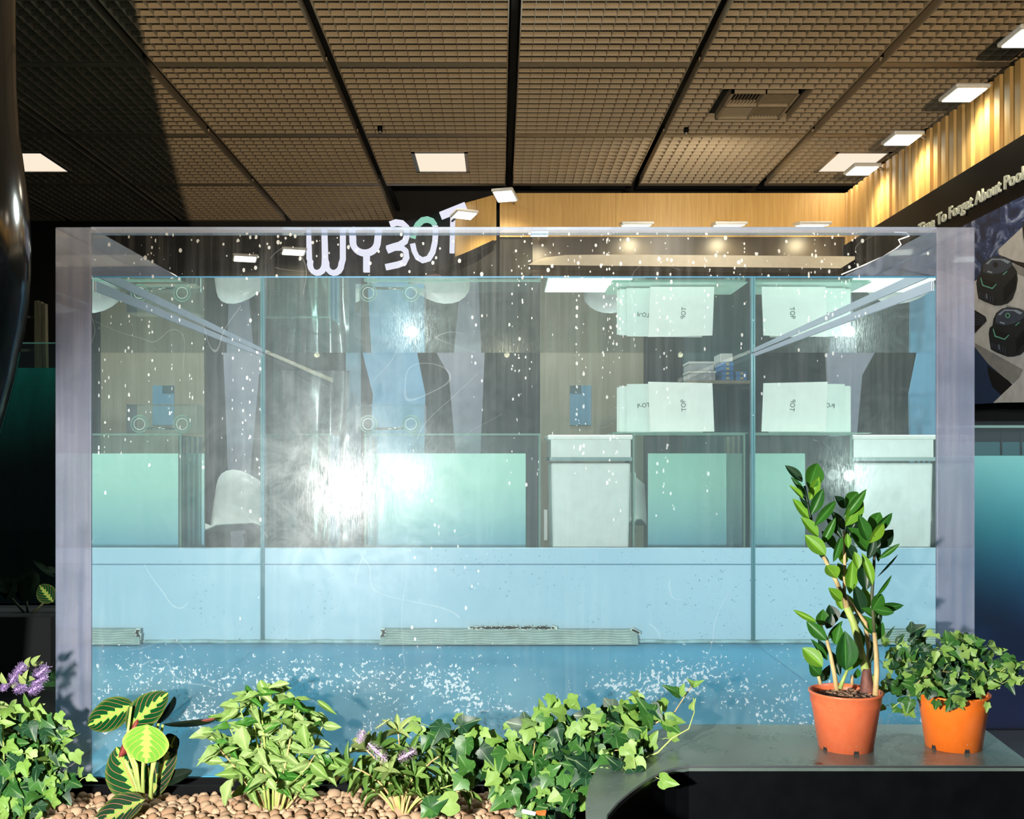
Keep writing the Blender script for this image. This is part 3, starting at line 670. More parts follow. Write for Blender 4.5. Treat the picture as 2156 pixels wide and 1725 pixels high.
# drain strip on the back bottom edge with wavy ridges and crusty sealant
dr = MB(); yd = 4.24
dx0, dx1 = (797-CX)/F*yd, (1344-CX)/F*yd
zt_, zb_ = ZB+0.062, ZB+0.004
dr.prism([(dx0, yd, zb_), (dx1, yd, zb_-0.0), (dx1, yd+0.05, zt_-0.004), (dx0+0.02, yd+0.05, zt_)], (0, 0.012, 0))
drain = dr.build('drain_strip', flat('grey_green_strip', (0.26, 0.38, 0.36), 0.6, nz=0.1), tank)
for i in range(6):
    pts = [(dx0+0.03+(dx1-dx0-0.05)*k/60, yd-0.001+0.05*(0.12+i*0.15), zb_+(zt_-zb_)*(0.12+i*0.15)+0.002*math.sin(k*0.62+i*0.2)) for k in range(61)]
    MB().tube(pts, 0.0014, 4).build('ridge', M['caulk'], drain)
cr = MB()
for k in range(46):
    x_ = dx0+(dx1-dx0)*(0.35+0.33*k/45); s = 0.006+0.006*R.random()
    cr.obox((x_, yd+0.045, zt_+0.002+0.004*R.random()), (s, 0, 0.004*R.uniform(-1, 1)), (0, 0.004, 0), (0, 0, s*0.6))
for k in range(8): cr.obox((dx0+0.01+0.01*R.random(), yd+0.03, zb_+0.02+0.04*k/8), (0.008, 0, 0), (0, 0.006, 0), (0, 0, 0.006))
for k in range(8): cr.obox((dx1-0.02+0.004*k, yd+0.045, zt_-0.004-0.002*k), (0.006, 0, 0.002), (0, 0.006, 0), (0, 0, 0.005))
cr.build('crusty_sealant', M['caulk'], drain)
# water body
wv = [(XL1+.001, Y0+.004, ZB+.001), (XR1-.001, Y0+.004, ZB+.001), (XR1-.001, YK-.012, ZB+.001), (XL1+.001, YK-.012, ZB+.001),
      (XL1+.001, Y0+.004, ZWT), (XR1-.001, Y0+.004, ZWT), (XR1-.001, YK-.012, ZWT), (XL1+.001, YK-.012, ZWT)]
me = bpy.data.meshes.new('water'); me.from_pydata(wv, [], [(0, 1, 5, 4), (2, 3, 7, 6), (4, 5, 6, 7), (1, 2, 6, 5), (3, 0, 4, 7)])
me.materials.append(M['water_film']); me.materials.append(pane('water_back', tint=(0.97, 1, 1), veil=0.0, ior=1.02, fres=0.1)); me.materials.append(M['interface'])
for i, mi in enumerate((0, 1, 2, 2, 2)): me.polygons[i].material_index = mi
water = link('water', me); tag(water, 'clear blue-green water filling the big acrylic tank up to a straight line', 'water', kind='stuff')
MB().box(XL1, XR1, Y0+0.001, Y0+0.003, ZWT-0.0015, ZWT+0.0015).build('waterline', flat('waterline', (0.02, 0.16, 0.30), 0.4), tank)
# pale bands just under the waterline along both side walls
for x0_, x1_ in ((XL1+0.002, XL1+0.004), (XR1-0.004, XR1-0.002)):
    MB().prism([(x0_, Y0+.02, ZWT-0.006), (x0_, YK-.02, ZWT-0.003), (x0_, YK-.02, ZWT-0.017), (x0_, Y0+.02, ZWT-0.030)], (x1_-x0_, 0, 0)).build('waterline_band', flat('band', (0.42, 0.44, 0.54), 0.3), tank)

# ------------------------------------------------------------------ the booth behind the tank
mint = [(0.0, (0.16, 0.42, 0.70)), (0.35, (0.42, 0.68, 0.76)), (0.7, (0.60, 0.84, 0.78)), (1.0, (0.62, 0.86, 0.78))]  # light falling off with water depth, put into the colour stops
def display_tank(x0, x1, y0, y1, z0, zrim, zw, bx0, bx1, label, zg=None, stops=None):
    th = thing('display_tank', label, 'water tank', ((x0+x1)/2, y0, z0))
    MB().box(x0, x1, y0, y0+0.012, z0, zrim).build('front_pane', M['panesmall'], th)
    MB().box(x0, x0+0.012, y0, y1, z0, zrim).build('side_pane', M['panesmall'], th); MB().box(x1-0.012, x1, y0, y1, z0, zrim).build('side_pane', M['panesmall'], th)
    MB().box(x0, x1, y1-0.012, y1, z0, zrim).build('back_pane', M['panesmall'], th)
    b = MB(); b.box(x0-.002, x1+.002, y0-.003, y0+.014, zrim, zrim+.008)
    b.box(x0-.002, x0+.006, y0-.004, y0+.002, z0, zrim).box(x1-.006, x1+.002, y0-.004, y0+.002, z0, zrim); b.build('edge_trim', M['edge'], th)
    MB().box(x0+.013, x1-.013, y0+.013, y1-.013, z0, z0+0.01).build('bottom_sheet', M['blackmatte'], th)
    if bx1 > bx0: MB().box(bx0, bx1, y1-0.04, y1-0.03, z0+.01, zw).build('backdrop', gradient('backdrop_'+str(len(bpy.data.materials)), stops or mint, zg[0], zg[1]), th)  # added panel carrying the painted water-depth gradient
    return th
YS = 4.5
sx = lambda px, Y: (px-CX)/F*Y
counter = tag(MB().box(-1.25, 1.75, 4.42, 5.9, 0, E-0.62).build('counter', M['blackmatte']), 'black counter behind the big tank carrying the display tanks', 'counter')
tb = E-0.62
zr = E+(CY-917)/F*YS; zw = E+(CY-955)/F*4.8
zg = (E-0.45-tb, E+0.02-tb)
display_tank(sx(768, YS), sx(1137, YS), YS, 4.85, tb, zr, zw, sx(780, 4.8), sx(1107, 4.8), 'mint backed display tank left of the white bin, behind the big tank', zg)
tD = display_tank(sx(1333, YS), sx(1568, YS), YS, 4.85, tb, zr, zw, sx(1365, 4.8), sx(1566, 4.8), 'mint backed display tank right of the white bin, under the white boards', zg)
display_tank(-1.22, sx(700, 5.6), 5.5, 5.9, tb, E+0.12, E+0.02, 0, -1, 'empty clear display tank deep behind the big tank at left', zg)
# white bin with lid
bx0, bx1 = sx(1160, YS), sx(1328, YS)
bn = thing('lidded_bin', 'tall white plastic bin with a flat lid between the two mint tanks', 'bin', ((bx0+bx1)/2, YS, tb))
MB().prism([(bx0+.012, YS+.01, tb), (bx1-.012, YS+.01, tb), (bx1, YS, E-0.02), (bx0, YS, E-0.02)], (0, 0.32, 0)).build('body', M['whiteplastic'], bn, bevel=0.01)
MB().box(bx0-.005, bx1+.005, YS-.008, YS+.33, E-0.012, E+0.004).build('seal_groove', flat('grey_groove', (0.20, 0.30, 0.30), 0.4), bn)
MB().box(bx0, bx1, YS, YS+.32, E+0.004, zr-.018).build('collar', M['whiteplastic'], bn)
MB().box(bx0-.014, bx1+.008, YS-.012, YS+.34, zr-.018, zr+.002).build('lid', M['paper'], bn, bevel=0.005)
MB().box(bx0-.03, bx0-.016, YS-.01, YS+.01, E-0.35, E-0.22).build('latch', M['grey'], bn)
# boards standing on the tank, handwriting on two of them
def board(pxs, Y, label, mat, lean=0.0):
    q = [P(a, b_, Y) for a, b_ in pxs]
    o = MB().prism(q, (0, 0.008, 0)).build('foam_board', M[mat]); return tag(o, label, 'board', 'white boards standing on the display tank')
zbase = CY-(zr+0.008-E)*F/4.6
tag(MB().box(sx(1290, YS), sx(1575, YS), YS+0.002, 4.84, zr+0.0085, zr+0.012).build('clear_shelf', M['edge']), 'thin clear shelf lying across the display tank under the white boards', 'shelf')
board([(1299, 911), (1440, 911), (1440, 815), (1299, 816)], 4.66, 'rearmost pale board, only its left edge shows beside the others', 'paper2')
board([(1304, 911), (1460, 911), (1460, 812), (1304, 813)], 4.64, 'second pale board from the back, its thin left strip showing', 'paper2')
board([(1319, 911), (1480, 911), (1478, 807), (1320, 809)], 4.62, 'middle pale board marked P-OT, half hidden by the front board', 'paper2')
bd = board([(1369, 909), (1504, 909), (1500, 807), (1365, 804)], 4.58, 'front white board with TOP handwritten sideways', 'paper')
def hand(s, size, px, py, Y, rot, parent):
    me = textmesh(s, size, 0.0005, 0.0); q = Matrix.Rotation(rot, 3, 'Z')
    o0 = P(px, py, Y); off = rootloc(parent)
    for v in me.vertices:
        a = q @ Vector((v.co.x*0.9, v.co.y, 0)); v.co = o0+Vector((a.x, -0.0012-v.co.z, a.y))-off
    return link('handwriting', me, parent, M['ink'])
hand('TOP', 0.030, 1445, 866, 4.58, PI/2+0.1, bd); hand('P-OT', 0.028, 1342, 860, 4.618, 0.12, [o for o in C.objects if o.get('label', '').startswith('middle pale')][0])
# clear acrylic piece with two round discs standing on the left display tank
cj = thing('clear_display_block', 'clear acrylic block with two round clear discs on the left display tank', 'acrylic display', P(820, 916, 4.6))
zj = zr+0.01
MB().box(sx(752, 4.6), sx(895, 4.6), 4.55, 4.68, zj, zj+0.125).build('block', pane('clear_block', tint=(0.9, 0.96, 0.95), veil=0.04, ior=1.2), cj)
for px in (775, 865):
    c0 = Vector((sx(px, 4.54), 4.545, zj+0.040))
    b = MB(); ring = [c0+Vector((0.036*math.cos(2*PI*k/24), 0, 0.036*math.sin(2*PI*k/24))) for k in range(25)]
    b.tube(ring, 0.0035, 6, cap=False).build('disc_rim', M['edge'], cj)
    ring = [c0+Vector((0.024*math.cos(2*PI*k/24), 0, 0.024*math.sin(2*PI*k/24))) for k in range(25)]
    MB().tube(ring, 0.002, 6, cap=False).build('disc_ring', M['caulk'], cj)
MB().tube([(sx(790, 4.54), 4.545, zj+0.02), (sx(850, 4.54), 4.545, zj+0.02)], 0.006, 8).build('axle', flat('chrome', (0.85, 0.9, 0.85), 0.12, 1), cj)
# tan wall panel with a small blue poster, rear left panel, pillars
tag(MB().box(sx(1137, 8), sx(1355, 8), 8, 8.06, 0, E+1.0).build('room_divider', M['woodtan']), 'tan wooden room divider behind the white bin', 'divider')
np_ = thing('notice', 'small blue notice with a dark heading on the tan divider', 'notice', P(1222, 895, 7.98))
MB().box(sx(1200, 7.98), sx(1245, 7.98), 7.985, 7.998, P(0, 895, 7.98).z, P(0, 812, 7.98).z).build('sheet', flat('notice_blue', (0.16, 0.36, 0.52), 0.6), np_)
MB().box(sx(1200, 7.98), sx(1224, 7.98), 7.98, 7.985, P(0, 828, 7.98).z, P(0, 812, 7.98).z).build('heading', flat('notice_dark', (0.05, 0.12, 0.14), 0.6), np_)
tag(MB().prism([P(762, 1270, 6.5), P(888, 1270, 6.5), P(895, 830, 6.5), P(878, 745, 6.5), P(870, 660, 6.5), P(742, 660, 6.5), P(785, 830, 6.5)], (0, 0.03, 0)).build('banner', flat('blue_banner', (0.16, 0.38, 0.60), 0.6, nz=0.15, scale=5)), 'slanting blue banner behind the clear acrylic block', 'banner')
tag(MB().prism([P(895, 700, 7), P(1022, 700, 7), P(1000, 1243, 7), P(985, 1243, 7), P(945, 790, 7)], (0, 0.03, 0)).build('banner', flat('mauve_banner', (0.34, 0.33, 0.42), 0.6, nz=0.15, scale=5)), 'mauve tapering banner between the blue banner and the tan divider', 'banner')
tag(MB().box(sx(728, 7.2), sx(752, 7.2), 7.2, 7.4, 0, E+1.2).build('pillar', flat('pale_blue_pillar', (0.24, 0.46, 0.62), 0.5)), 'narrow pale blue pillar left of the clear acrylic block', 'pillar')
tag(MB().box(sx(575, 7.6), sx(722, 7.6), 7.6, 7.65, 0, E+1.1).build('room_divider', flat('grey_divider', (0.16, 0.19, 0.19), 0.6, nz=0.3, scale=3)), 'dull grey room divider behind the tank at left of the pale pillar', 'divider')
# crumpled clear film hanging behind the left of the tank (upper left sparkle)
vs = []; fs = []; nx, nz = 26, 10
for j in range(nz+1):
    for i in range(nx+1):
        x_ = sx(570, 6.0)+(sx(735, 6.0)-sx(570, 6.0))*i/nx; z_ = E-0.88+1.38*j/nz
        vs.append((x_, 6.0+0.05*noise.noise(Vector((x_*14, z_*3, 2)))+0.02*noise.noise(Vector((x_*40, z_*9, 5))), z_))
for j in range(nz):
    for i in range(nx): fs.append((j*(nx+1)+i, j*(nx+1)+i+1, (j+1)*(nx+1)+i+1, (j+1)*(nx+1)+i))
tag(MB().add(vs, fs, True).build('plastic_film', pane('film', tint=(0.9, 0.93, 0.92), veil=0.12, veilcol=(0.6, 0.64, 0.62), haze=0.3, ior=1.35), None), 'crumpled clear plastic film hanging behind the left part of the tank', 'plastic film')
# shelf with boxes, between the front board and the right wall of the tank
Ysf = 7.0
sh = tag(MB().box(sx(1448, Ysf), sx(1600, Ysf), Ysf, Ysf+0.35, P(0, 808, Ysf).z, P(0, 801, Ysf).z).build('wall_shelf', M['woodtan']), 'tan shelf with storage boxes and blue cartons right of the white boards', 'shelf')
tag(MB().box(sx(1440, 7.4), sx(1640, 7.4), 7.4, 7.45, 0, E+1.1).build('room_divider', flat('teal_dark_divider', (0.03, 0.09, 0.10), 0.6, nz=0.3, scale=3)), 'dark teal room divider behind the box shelf', 'divider')
zs = P(0, 801, Ysf).z; k = Ysf/F
def cartonbox(px0, px1, z0, hpx, label, mat, cat='box', grp='boxes on the tan shelf', lid=None, name='carton'):
    th = thing(name, label, cat, (sx((px0+px1)/2, Ysf), Ysf+0.03, z0), group=grp)
    MB().box(sx(px0, Ysf), sx(px1, Ysf), Ysf+0.03, Ysf+0.25, z0, z0+hpx*k-0.002).build('body', mat, th, bevel=0.003)
    if lid: MB().box(sx(px0, Ysf)-.004, sx(px1, Ysf)+.004, Ysf+0.025, Ysf+0.255, z0+hpx*k-0.016, z0+hpx*k-0.002).build('lid', lid, th)
    return th
greyb = flat('grey_storage', (0.42, 0.44, 0.46), 0.4, nz=0.2); blueb = flat('blue_carton', (0.05, 0.22, 0.55), 0.5); yel = flat('yellow_label', (0.6, 0.5, 0.2), 0.5)
cartonbox(1453, 1508, zs, 21, 'lower translucent storage box on the tan shelf', greyb, name='storage_box', lid=M['whiteplastic'])
cartonbox(1453, 1505, zs+21*k, 20, 'upper translucent storage box on the tan shelf', greyb, name='storage_box', lid=M['whiteplastic'])
for i, nm in enumerate(('lowest', 'second', 'third', 'topmost')):
    th = cartonbox(1522, 1547, zs+i*10*k, 10, nm+' blue carton of the stack of four on the tan shelf', blueb, grp='blue cartons on the tan shelf')
    MB().box(sx(1531, Ysf), sx(1537, Ysf), Ysf+0.026, Ysf+0.03, zs+i*10*k+.008, zs+i*10*k+.024).build('label_patch', yel, th)
for i, nm in enumerate(('lower', 'upper')):
    th = cartonbox(1552, 1575, zs+i*10*k, 10, nm+' blue carton of the short stack at the right end of the shelf', blueb, grp='blue cartons on the tan shelf')
    MB().box(sx(1561, Ysf), sx(1567, Ysf), Ysf+0.026, Ysf+0.03, zs+i*10*k+.008, zs+i*10*k+.024).build('label_patch', yel, th)
cartonbox(1519, 1545, zs+40*k, 18, 'white carton on top of the four blue cartons', M['whiteplastic'])
# white shell chairs further back
def chair(loc, label, s=1.0, rot=0):
    th = thing('shell_chair', label, 'chair', loc, group='white shell chairs in the booth')
    loc = Vector(loc); rm = Matrix.Rotation(rot, 3, 'Z'); vs = []; fs = []
    for j in range(9):
        for i in range(9):
            u = (i/8-0.5)*2; v_ = j/8
            if v_ < 0.5: p = Vector((u*0.22, 0.2-v_*0.8, 0.45+0.05*u*u-0.02*v_))
            else: p = Vector((u*(0.22-0.05*(v_-0.5)*abs(u)), -0.2-0.06*(v_-0.5)+0.07*u*u*-1+0.07, 0.45+(v_-0.5)*0.72-0.10*(v_-0.5)*u*u*2))
            if v_ >= 0.5: p.y -= 0.02
            vs.append(loc+rm @ (p*s))
    for j in range(8):
        for i in range(8): fs.append((j*9+i, j*9+i+1, (j+1)*9+i+1, (j+1)*9+i))
    o = MB().add(vs, fs, True).build('shell', M['whiteplastic'], th); m = o.modifiers.new('s', 'SOLIDIFY'); m.thickness = 0.012
    for a, c_ in ((-.16, -.16), (.16, -.16), (-.16, .14), (.16, .14)):
        MB().tube([loc+rm @ (Vector((a*0.8, c_*0.8, 0.43))*s), loc+rm @ (Vector((a*1.3, c_*1.3, 0.0))*s)], 0.011, 6).build('leg', M['woodold'], th)
chair((sx(965, 6.4), 6.19, 0), 'white shell chair behind the left mint display tank', 1.0, PI+0.5)
chair((sx(1270, 6.6), 6.6, 0), 'white shell chair behind the white lidded bin', 1.0, PI-0.4)
lamp('booth_fill', 'AREA', (0.3, 7.2, E+1.9), 30, (0.85, 0.97, 0.92), target=(0.2, 5.2, E-0.2), size=2.2)
lamp('booth_front', 'AREA', (0.4, 4.47, E+2.3), 62, (1.0, 1.0, 0.95), target=(0.45, 5.1, E-0.2), size=0.8)

# ------------------------------------------------------------------ left of the tank
# second large tank
lt = thing('acrylic_tank', 'second large dark green water tank further back at far left', 'water tank', (-3.2, 5.0, E-0.756))
teal = NT('deep_teal_water'); z = teal.sep(teal.coord('Object'))[2]
sc_ = teal.noise(teal.coord('Object', (6, 1, 1)), 2, 4)
M['tealw'] = teal.done(teal.bsdf(teal.mixc(teal.mr(sc_, 0.3, 0.75), (0.006, 0.13, 0.115), (0.02, 0.24, 0.20)), 0.25))
MB().box(-4.4, -1.90, 5.02, 6.4, E-0.65, E+0.431).build('water', M['tealw'], lt)
MB().box(-4.4, -1.88, 5.0, 5.02, E-0.69, E+0.55).build('front_pane', pane('dark_pane', tint=(0.75, 0.9, 0.88), veil=0.003), lt)
MB().box(-4.4, -1.88, 5.0, 5.015, E+0.545, E+0.55).build('rim', M['edge'], lt)
MB().box(-4.4, -1.90, 5.03, 6.0, E-0.69, E-0.55).build('pale_bottom', flat('teal_pale', (0.03, 0.20, 0.24), 0.6), lt)
tag(MB().box(-4.5, -1.8, 4.9, 6.5, 0, E-0.70).build('tank_plinth', M['blackmatte']), 'black plinth under the dark green tank at far left', 'plinth')
# timber frame behind it
tf = thing('timber_trestle', 'weathered timber trestle posts standing behind the dark green tank', 'trestle', P(88, 1000, 6.6))
for a, b_ in (((79, 634), (80, 1260)), ((86, 636), (90, 1260)), ((94, 640), (103, 1260))):
    p, q = P(*a, 6.6), P(*b_, 6.6); MB().obox((p+q)/2, (0.011, 0, 0), (0, 0.02, 0), (p-q)/2).build('post', M['woodold'], tf)
for yy in (668, 738): 
    p, q = P(20, yy, 6.62), P(82, yy, 6.62); MB().obox((p+q)/2, (p-q)/2, (0, 0.01, 0), (0, 0, 0.008)).build('rail', M['woodold'], tf)
# turf strip
turf = MB().box(-3.2, -1.25, 4.05, 4.72, 0, 0.02)
gr = MB()
for i in range(2600):
    x_ = R.uniform(-2.4, -1.5); y_ = R.uniform(4.08, 4.7); a = R.uniform(0, 2*PI); h_ = R.uniform(.02, .045)
    d = Vector((math.cos(a), math.sin(a), 0))*0.003; b0 = Vector((x_, y_, 0.02)); gr.add([b0-d, b0+d, b0+Vector((R.uniform(-.01, .01), R.uniform(-.01, .01), h_))], [(0, 1, 2)])
ts = turf.build('turf_strip', M['turf']); tag(ts, 'strip of dark artificial turf on the floor left of the tank', 'turf')
gr.build('grass_blades', M['turf'], ts)['kind'] = 'stuff'
# glossy black swelling column close at left
prof = []
for py, ex in [(-900, 6), (-500, 4), (-200, 2), (0, 1), (150, 3), (250, 9), (320, 18), (380, 25), (430, 30), (500, 33), (560, 32), (620, 28), (680, 20), (730, 10), (790, 0), (860, -16), (950, -40), (1100, -80), (1500, -110), (1660, -115)]:
    prof.append((sx(ex, 2.8)-sx(-330, 2.8), max(0, E+(CY-py)/F*2.8)))
col = MB().lathe((sx(-330, 2.8), 2.8, 0), prof[::-1], 64).build('column', M['column'])
tag(col, 'glossy black swelling column cut by the left edge of the photo', 'column')

# ------------------------------------------------------------------ right of the tank
rt = thing('acrylic_tank', 'tall display tank at the right edge, mint above fading to deep blue', 'water tank', (2.4, 3.4, 0))
YRt = 3.4
M['bluegrad'] = gradient('blue_gradient_print', [(0.0, (0.12, 0.16, 0.75)), (0.25, (0.03, 0.20, 0.72)), (0.48, (0.01, 0.26, 0.48)), (0.72, (0.05, 0.36, 0.38)), (1.0, (0.22, 0.46, 0.38))], 0.0, E+0.008)  # mint-to-blue light falloff in deep water, painted as base colour
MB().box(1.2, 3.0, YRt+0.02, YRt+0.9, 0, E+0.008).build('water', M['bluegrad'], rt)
MB().box(1.2, 3.0, YRt, YRt+0.012, 0, E+0.104).build('front_pane', pane('blue_pane', tint=(0.9, 0.96, 0.98), veil=0.02), rt)
MB().box(1.2, 3.0, YRt-.003, YRt+0.014, E+0.098, E+0.106).build('rim', M['edge'], rt)
MB().box(1.2, 3.0, YRt+.88, YRt+.9, E+0.01, E+0.15).build('back_pane', M['panesmall'], rt)
for px in (2108, 2150): MB().box(sx(px, 3.5), sx(px+2, 3.5), 3.5, 3.51, E+0.01, E+0.09).build('divider_bar', M['blackmatte'], rt)
MB().box(1.2, 3.0, YRt+0.5, YRt+0.52, E+0.01, E+0.06).build('dark_insert', flat('dark_teal', (0.01, 0.06, 0.06), 0.5), rt)

# ------------------------------------------------------------------ ledge and planter
ZL = E-0.63
outer = [(1.133, 2.488), (0.44, 2.488), (.395, 2.462), (.355, 2.43), (.28, 2.33), (.214, 2.197), (.175, 2.05), (.157, 1.925), (.145, 1.75), (.145, 1.5),
         (.172, 1.5), (.172, 1.75), (.19, 1.86), (.2155, 1.925), (.245, 1.985), (.274, 2.037), (.30, 2.08), (.334, 2.124), (.36, 2.144), (.388, 2.157), (1.093, 2.157)]
led_ = thing('plant_ledge', 'black counter ledge with a curved left end carrying the two potted plants', 'ledge', (0.8, 2.3, 0))
MB().prism([(x_, y_, ZL-0.012) for x_, y_ in outer], (0, 0, 0.012)).build('ledge_top', M['ledgetop'], led_)
ins = [(x_, y_, 0) for x_, y_ in outer]
MB().prism(ins, (0, 0, ZL-0.0125)).build('ledge_body', M['black'], led_)
b = MB(); b.tube([(x_, y_, ZL-0.003) for x_, y_ in outer[10:]], 0.0022, 5); b.build('edge_trim', flat('edge_line', (0.10, 0.11, 0.12), 0.3), led_)
# a black panel carrying on to the right below the frame edge
tag(MB().box(1.10, 1.7, 2.15, 2.17, 0, ZL-0.02).build('front_panel', M['black']), 'black front panel carrying on right of the plant ledge', 'panel')
ZG = E-0.785
pl = thing('planter_trough', 'black planter trough full of clay pebbles below the big tank', 'planter', (-0.6, 2.2, 0))
MB().box(-1.75, 0.14, 1.55, 1.57, 0, ZG+0.02).box(-1.75, -1.73, 1.57, 2.46, 0, ZG+0.02).box(0.12, 0.14, 1.57, 2.3, 0, ZG+0.02).box(-1.73, 0.12, 2.455, 2.466, 0, ZG+0.02).build('trough_wall', M['black'], pl)
MB().box(-1.73, 0.12, 1.57, 2.455, 0.0, ZG-0.045).build('soil', M['soil'], pl)
# clay pebbles
peb = []
for i in range(8):
    bm = bmesh.new(); bmesh.ops.create_icosphere(bm, subdivisions=2, radius=1.0)
    off = Vector((i*7.3, 1.1, 2.7)); sx_ = R.uniform(0.85, 1.2); sy_ = R.uniform(0.8, 1.05)
    for v in bm.verts:
        n_ = noise.noise(v.co*1.4+off)*0.28+noise.noise(v.co*3+off)*0.10; v.co *= 1+n_; v.co.x *= sx_; v.co.y *= sy_; v.co.z *= 0.82
    me = bpy.data.meshes.new('clay_pebble'); bm.to_mesh(me); bm.free()
    me.polygons.foreach_set('use_smooth', [True]*len(me.polygons)); me.materials.append(M['clay']); peb.append(me)
spots = []
grid = {}
def put(x_, y_, r_):
    key = (int(x_/0.03), int(y_/0.03))
    for a in (-1, 0, 1):
        for c_ in (-1, 0, 1):
            for (q, w_, e_) in grid.get((key[0]+a, key[1]+c_), ()):
                if (q-x_)**2+(w_-y_)**2 < ((r_+e_)*0.86)**2: return False
    grid.setdefault(key, []).append((x_, y_, r_)); return True
for i in range(16000):
    x_ = R.uniform(-1.15, 0.14); y_ = R.uniform(2.12, 2.45)
    if x_ > 0.10 and y_ < 2.36: continue
    r_ = R.choice((0.008, 0.010, 0.0115, 0.013, 0.015)) if i < 6000 else R.choice((0.006, 0.008, 0.009))
    if put(x_, y_, r_): spots.append((x_, y_, r_))
low = [(R.uniform(-1.15, 0.12), R.uniform(2.12, 2.45), R.uniform(.009, .013)) for _ in range(900)]
vis = sorted(spots, key=lambda s: (0 if (CX+s[0]/s[1]*F > -20 and CY+0.775/s[1]*F < 1745) else 1, -s[2]/s[1]))
stuff = MB(); ncl = 0
def pebmat(x_, y_, z_, r_):
    return Matrix.Translation((x_, y_, z_)) @ Matrix.Rotation(R.uniform(0, 6.28), 4, 'Z') @ Matrix.Rotation(R.uniform(-.5, .5), 4, 'X') @ Matrix.Scale(r_*1.12, 4)
for i, (x_, y_, r_) in enumerate(vis):
    z_ = ZG+R.uniform(-0.004, 0.006)+0.012*noise.noise(Vector((x_*5, y_*6, 3)))
    if i < 300:
        o = link('clay_pebble', peb[i % 8]); o.matrix_world = pebmat(x_, y_, z_, r_)
        tag(o, 'reddish brown clay pebble lying loose in the planter trough', 'pebble', 'clay pebbles in the planter trough')
    else:
        m_ = pebmat(x_, y_, z_, r_); me = peb[i % 8]; stuff.add([m_ @ v.co for v in me.vertices], [tuple(p.vertices) for p in me.polygons], True)
for i, (x_, y_, r_) in enumerate(low):
    m_ = pebmat(x_, y_, ZG-0.02, r_); me = peb[i % 8]; stuff.add([m_ @ v.co for v in me.vertices], [tuple(p.vertices) for p in me.polygons], True)
tag(stuff.build('pebble_bed', M['clay'], None, recalc=False), 'bed of further small clay pebbles filling the planter trough', 'pebbles', kind='stuff')
PEBTOP = ZG+0.008

# ------------------------------------------------------------------ leaves
def leafmesh(name, prof, fold=0.25, curl=0.15, cols=2, wave=0.0, roll=0.0):
    """unit leaf: length 1 along +Y, half width prof(t) (max 0.5), normal +Z"""
    n = len(prof)-1; vs = []; fs = []; uv = []
    nc = cols*2+1
    for j, hw in enumerate(prof):
        t_ = j/n
        for i in range(nc):
            u = (i-cols)/cols; x_ = u*hw
            z_ = fold*abs(x_)-curl*t_*t_+wave*math.sin(t_*14+u*2)*abs(u)*hw
            if roll: 
                a = u*roll; x_ = math.sin(a)*hw/max(roll, 0.1)*1.3; z_ = -(1-math.cos(a))*hw/max(roll, .1)*1.3-curl*t_*t_
            vs.append((x_, t_, z_)); uv.append((0.5+u*0.5, t_))
    for j in range(n):
        for i in range(nc-1): fs.append((j*nc+i, j*nc+i+1, (j+1)*nc+i+1, (j+1)*nc+i))
    me = bpy.data.meshes.new(name); me.from_pydata(vs, [], fs); l = me.uv_layers.new(name='UVMap')
    for li, lp in enumerate(me.loops): l.data[li].uv = uv[lp.vertex_index]
    me.polygons.foreach_set('use_smooth', [True]*len(fs)); return me
ell = lambda p=1.0, k=0.9, n=8: [0.012]+[0.5*math.sin(PI*(t_/n)**p)**k for t_ in range(1, n)]+[0.002]
SH = {
    'zz': [leafmesh('l', ell(0.95, 0.85), 0.35, c_, 2) for c_ in (0.05, 0.18, -0.08)],
    'ficus': [leafmesh('l', ell(0.75, 0.95), f_, c_, 2, 0.15) for f_, c_ in ((0.4, 0.25), (0.55, 0.45), (0.3, 0.1))],
    'hebe': [leafmesh('l', ell(1.1, 0.75), 0.5, c_, 1) for c_ in (0.1, 0.3, -0.1)],
    'mar': [leafmesh('l', ell(0.9, 0.62, 14), 0.12, 0.08, 4, 0.03), leafmesh('l', ell(0.9, 0.62, 14), 0.45, 0.15, 4, 0.05)],
    'roll': [leafmesh('l', ell(0.9, 0.6, 12), 0, 0.05, 4, 0, 1.9)],
}
def ivymesh(pts, cup, droop):
    """lobed leaf as a fan of two rings"""
    L = pts+[(-a, b_) for a, b_ in pts[::-1] if a > 0]
    c0 = (0, 0.22); vs = [(0, 0.22, 0.0)]; uv = []
    def zf(x_, y_): return cup*abs(x_)-droop*max(0, y_-0.2)**2-0.15*max(0, -y_)
    for s in (0.5, 1.0):
        for a, b_ in L:
            x_ = a*s; y_ = c0[1]+(b_-c0[1])*s; vs.append((x_, y_, zf(x_, y_)))
    n = len(L); fs = [(0, 1+(i+1) % n, 1+i) for i in range(n)]+[(1+i, 1+(i+1) % n, 1+n+(i+1) % n, 1+n+i) for i in range(n)]
    fs = [f[::-1] for f in fs]
    me = bpy.data.meshes.new('l'); me.from_pydata(vs, [], fs); l = me.uv_layers.new(name='UVMap')
    for li, lp in enumerate(me.loops):
        v = me.vertices[lp.vertex_index].co; l.data[li].uv = (0.5+v.x*0.6, v.y)
    me.polygons.foreach_set('use_smooth', [True]*len(fs)); 
    bm = bmesh.new(); bm.from_mesh(me); bmesh.ops.recalc_face_normals(bm, faces=bm.faces)
    if sum(f.normal.z for f in bm.faces) < 0: bmesh.ops.reverse_faces(bm, faces=bm.faces)
    bm.to_mesh(me); bm.free(); return me
iv = [(0, 0.0), (0.10, -0.10), (0.24, -0.15), (0.38, -0.08), (0.44, 0.04), (0.46, 0.14), (0.56, 0.26), (0.57, 0.37), (0.46, 0.43), (0.33, 0.47), (0.27, 0.58), (0.19, 0.76), (0.09, 0.92), (0, 1.0)]
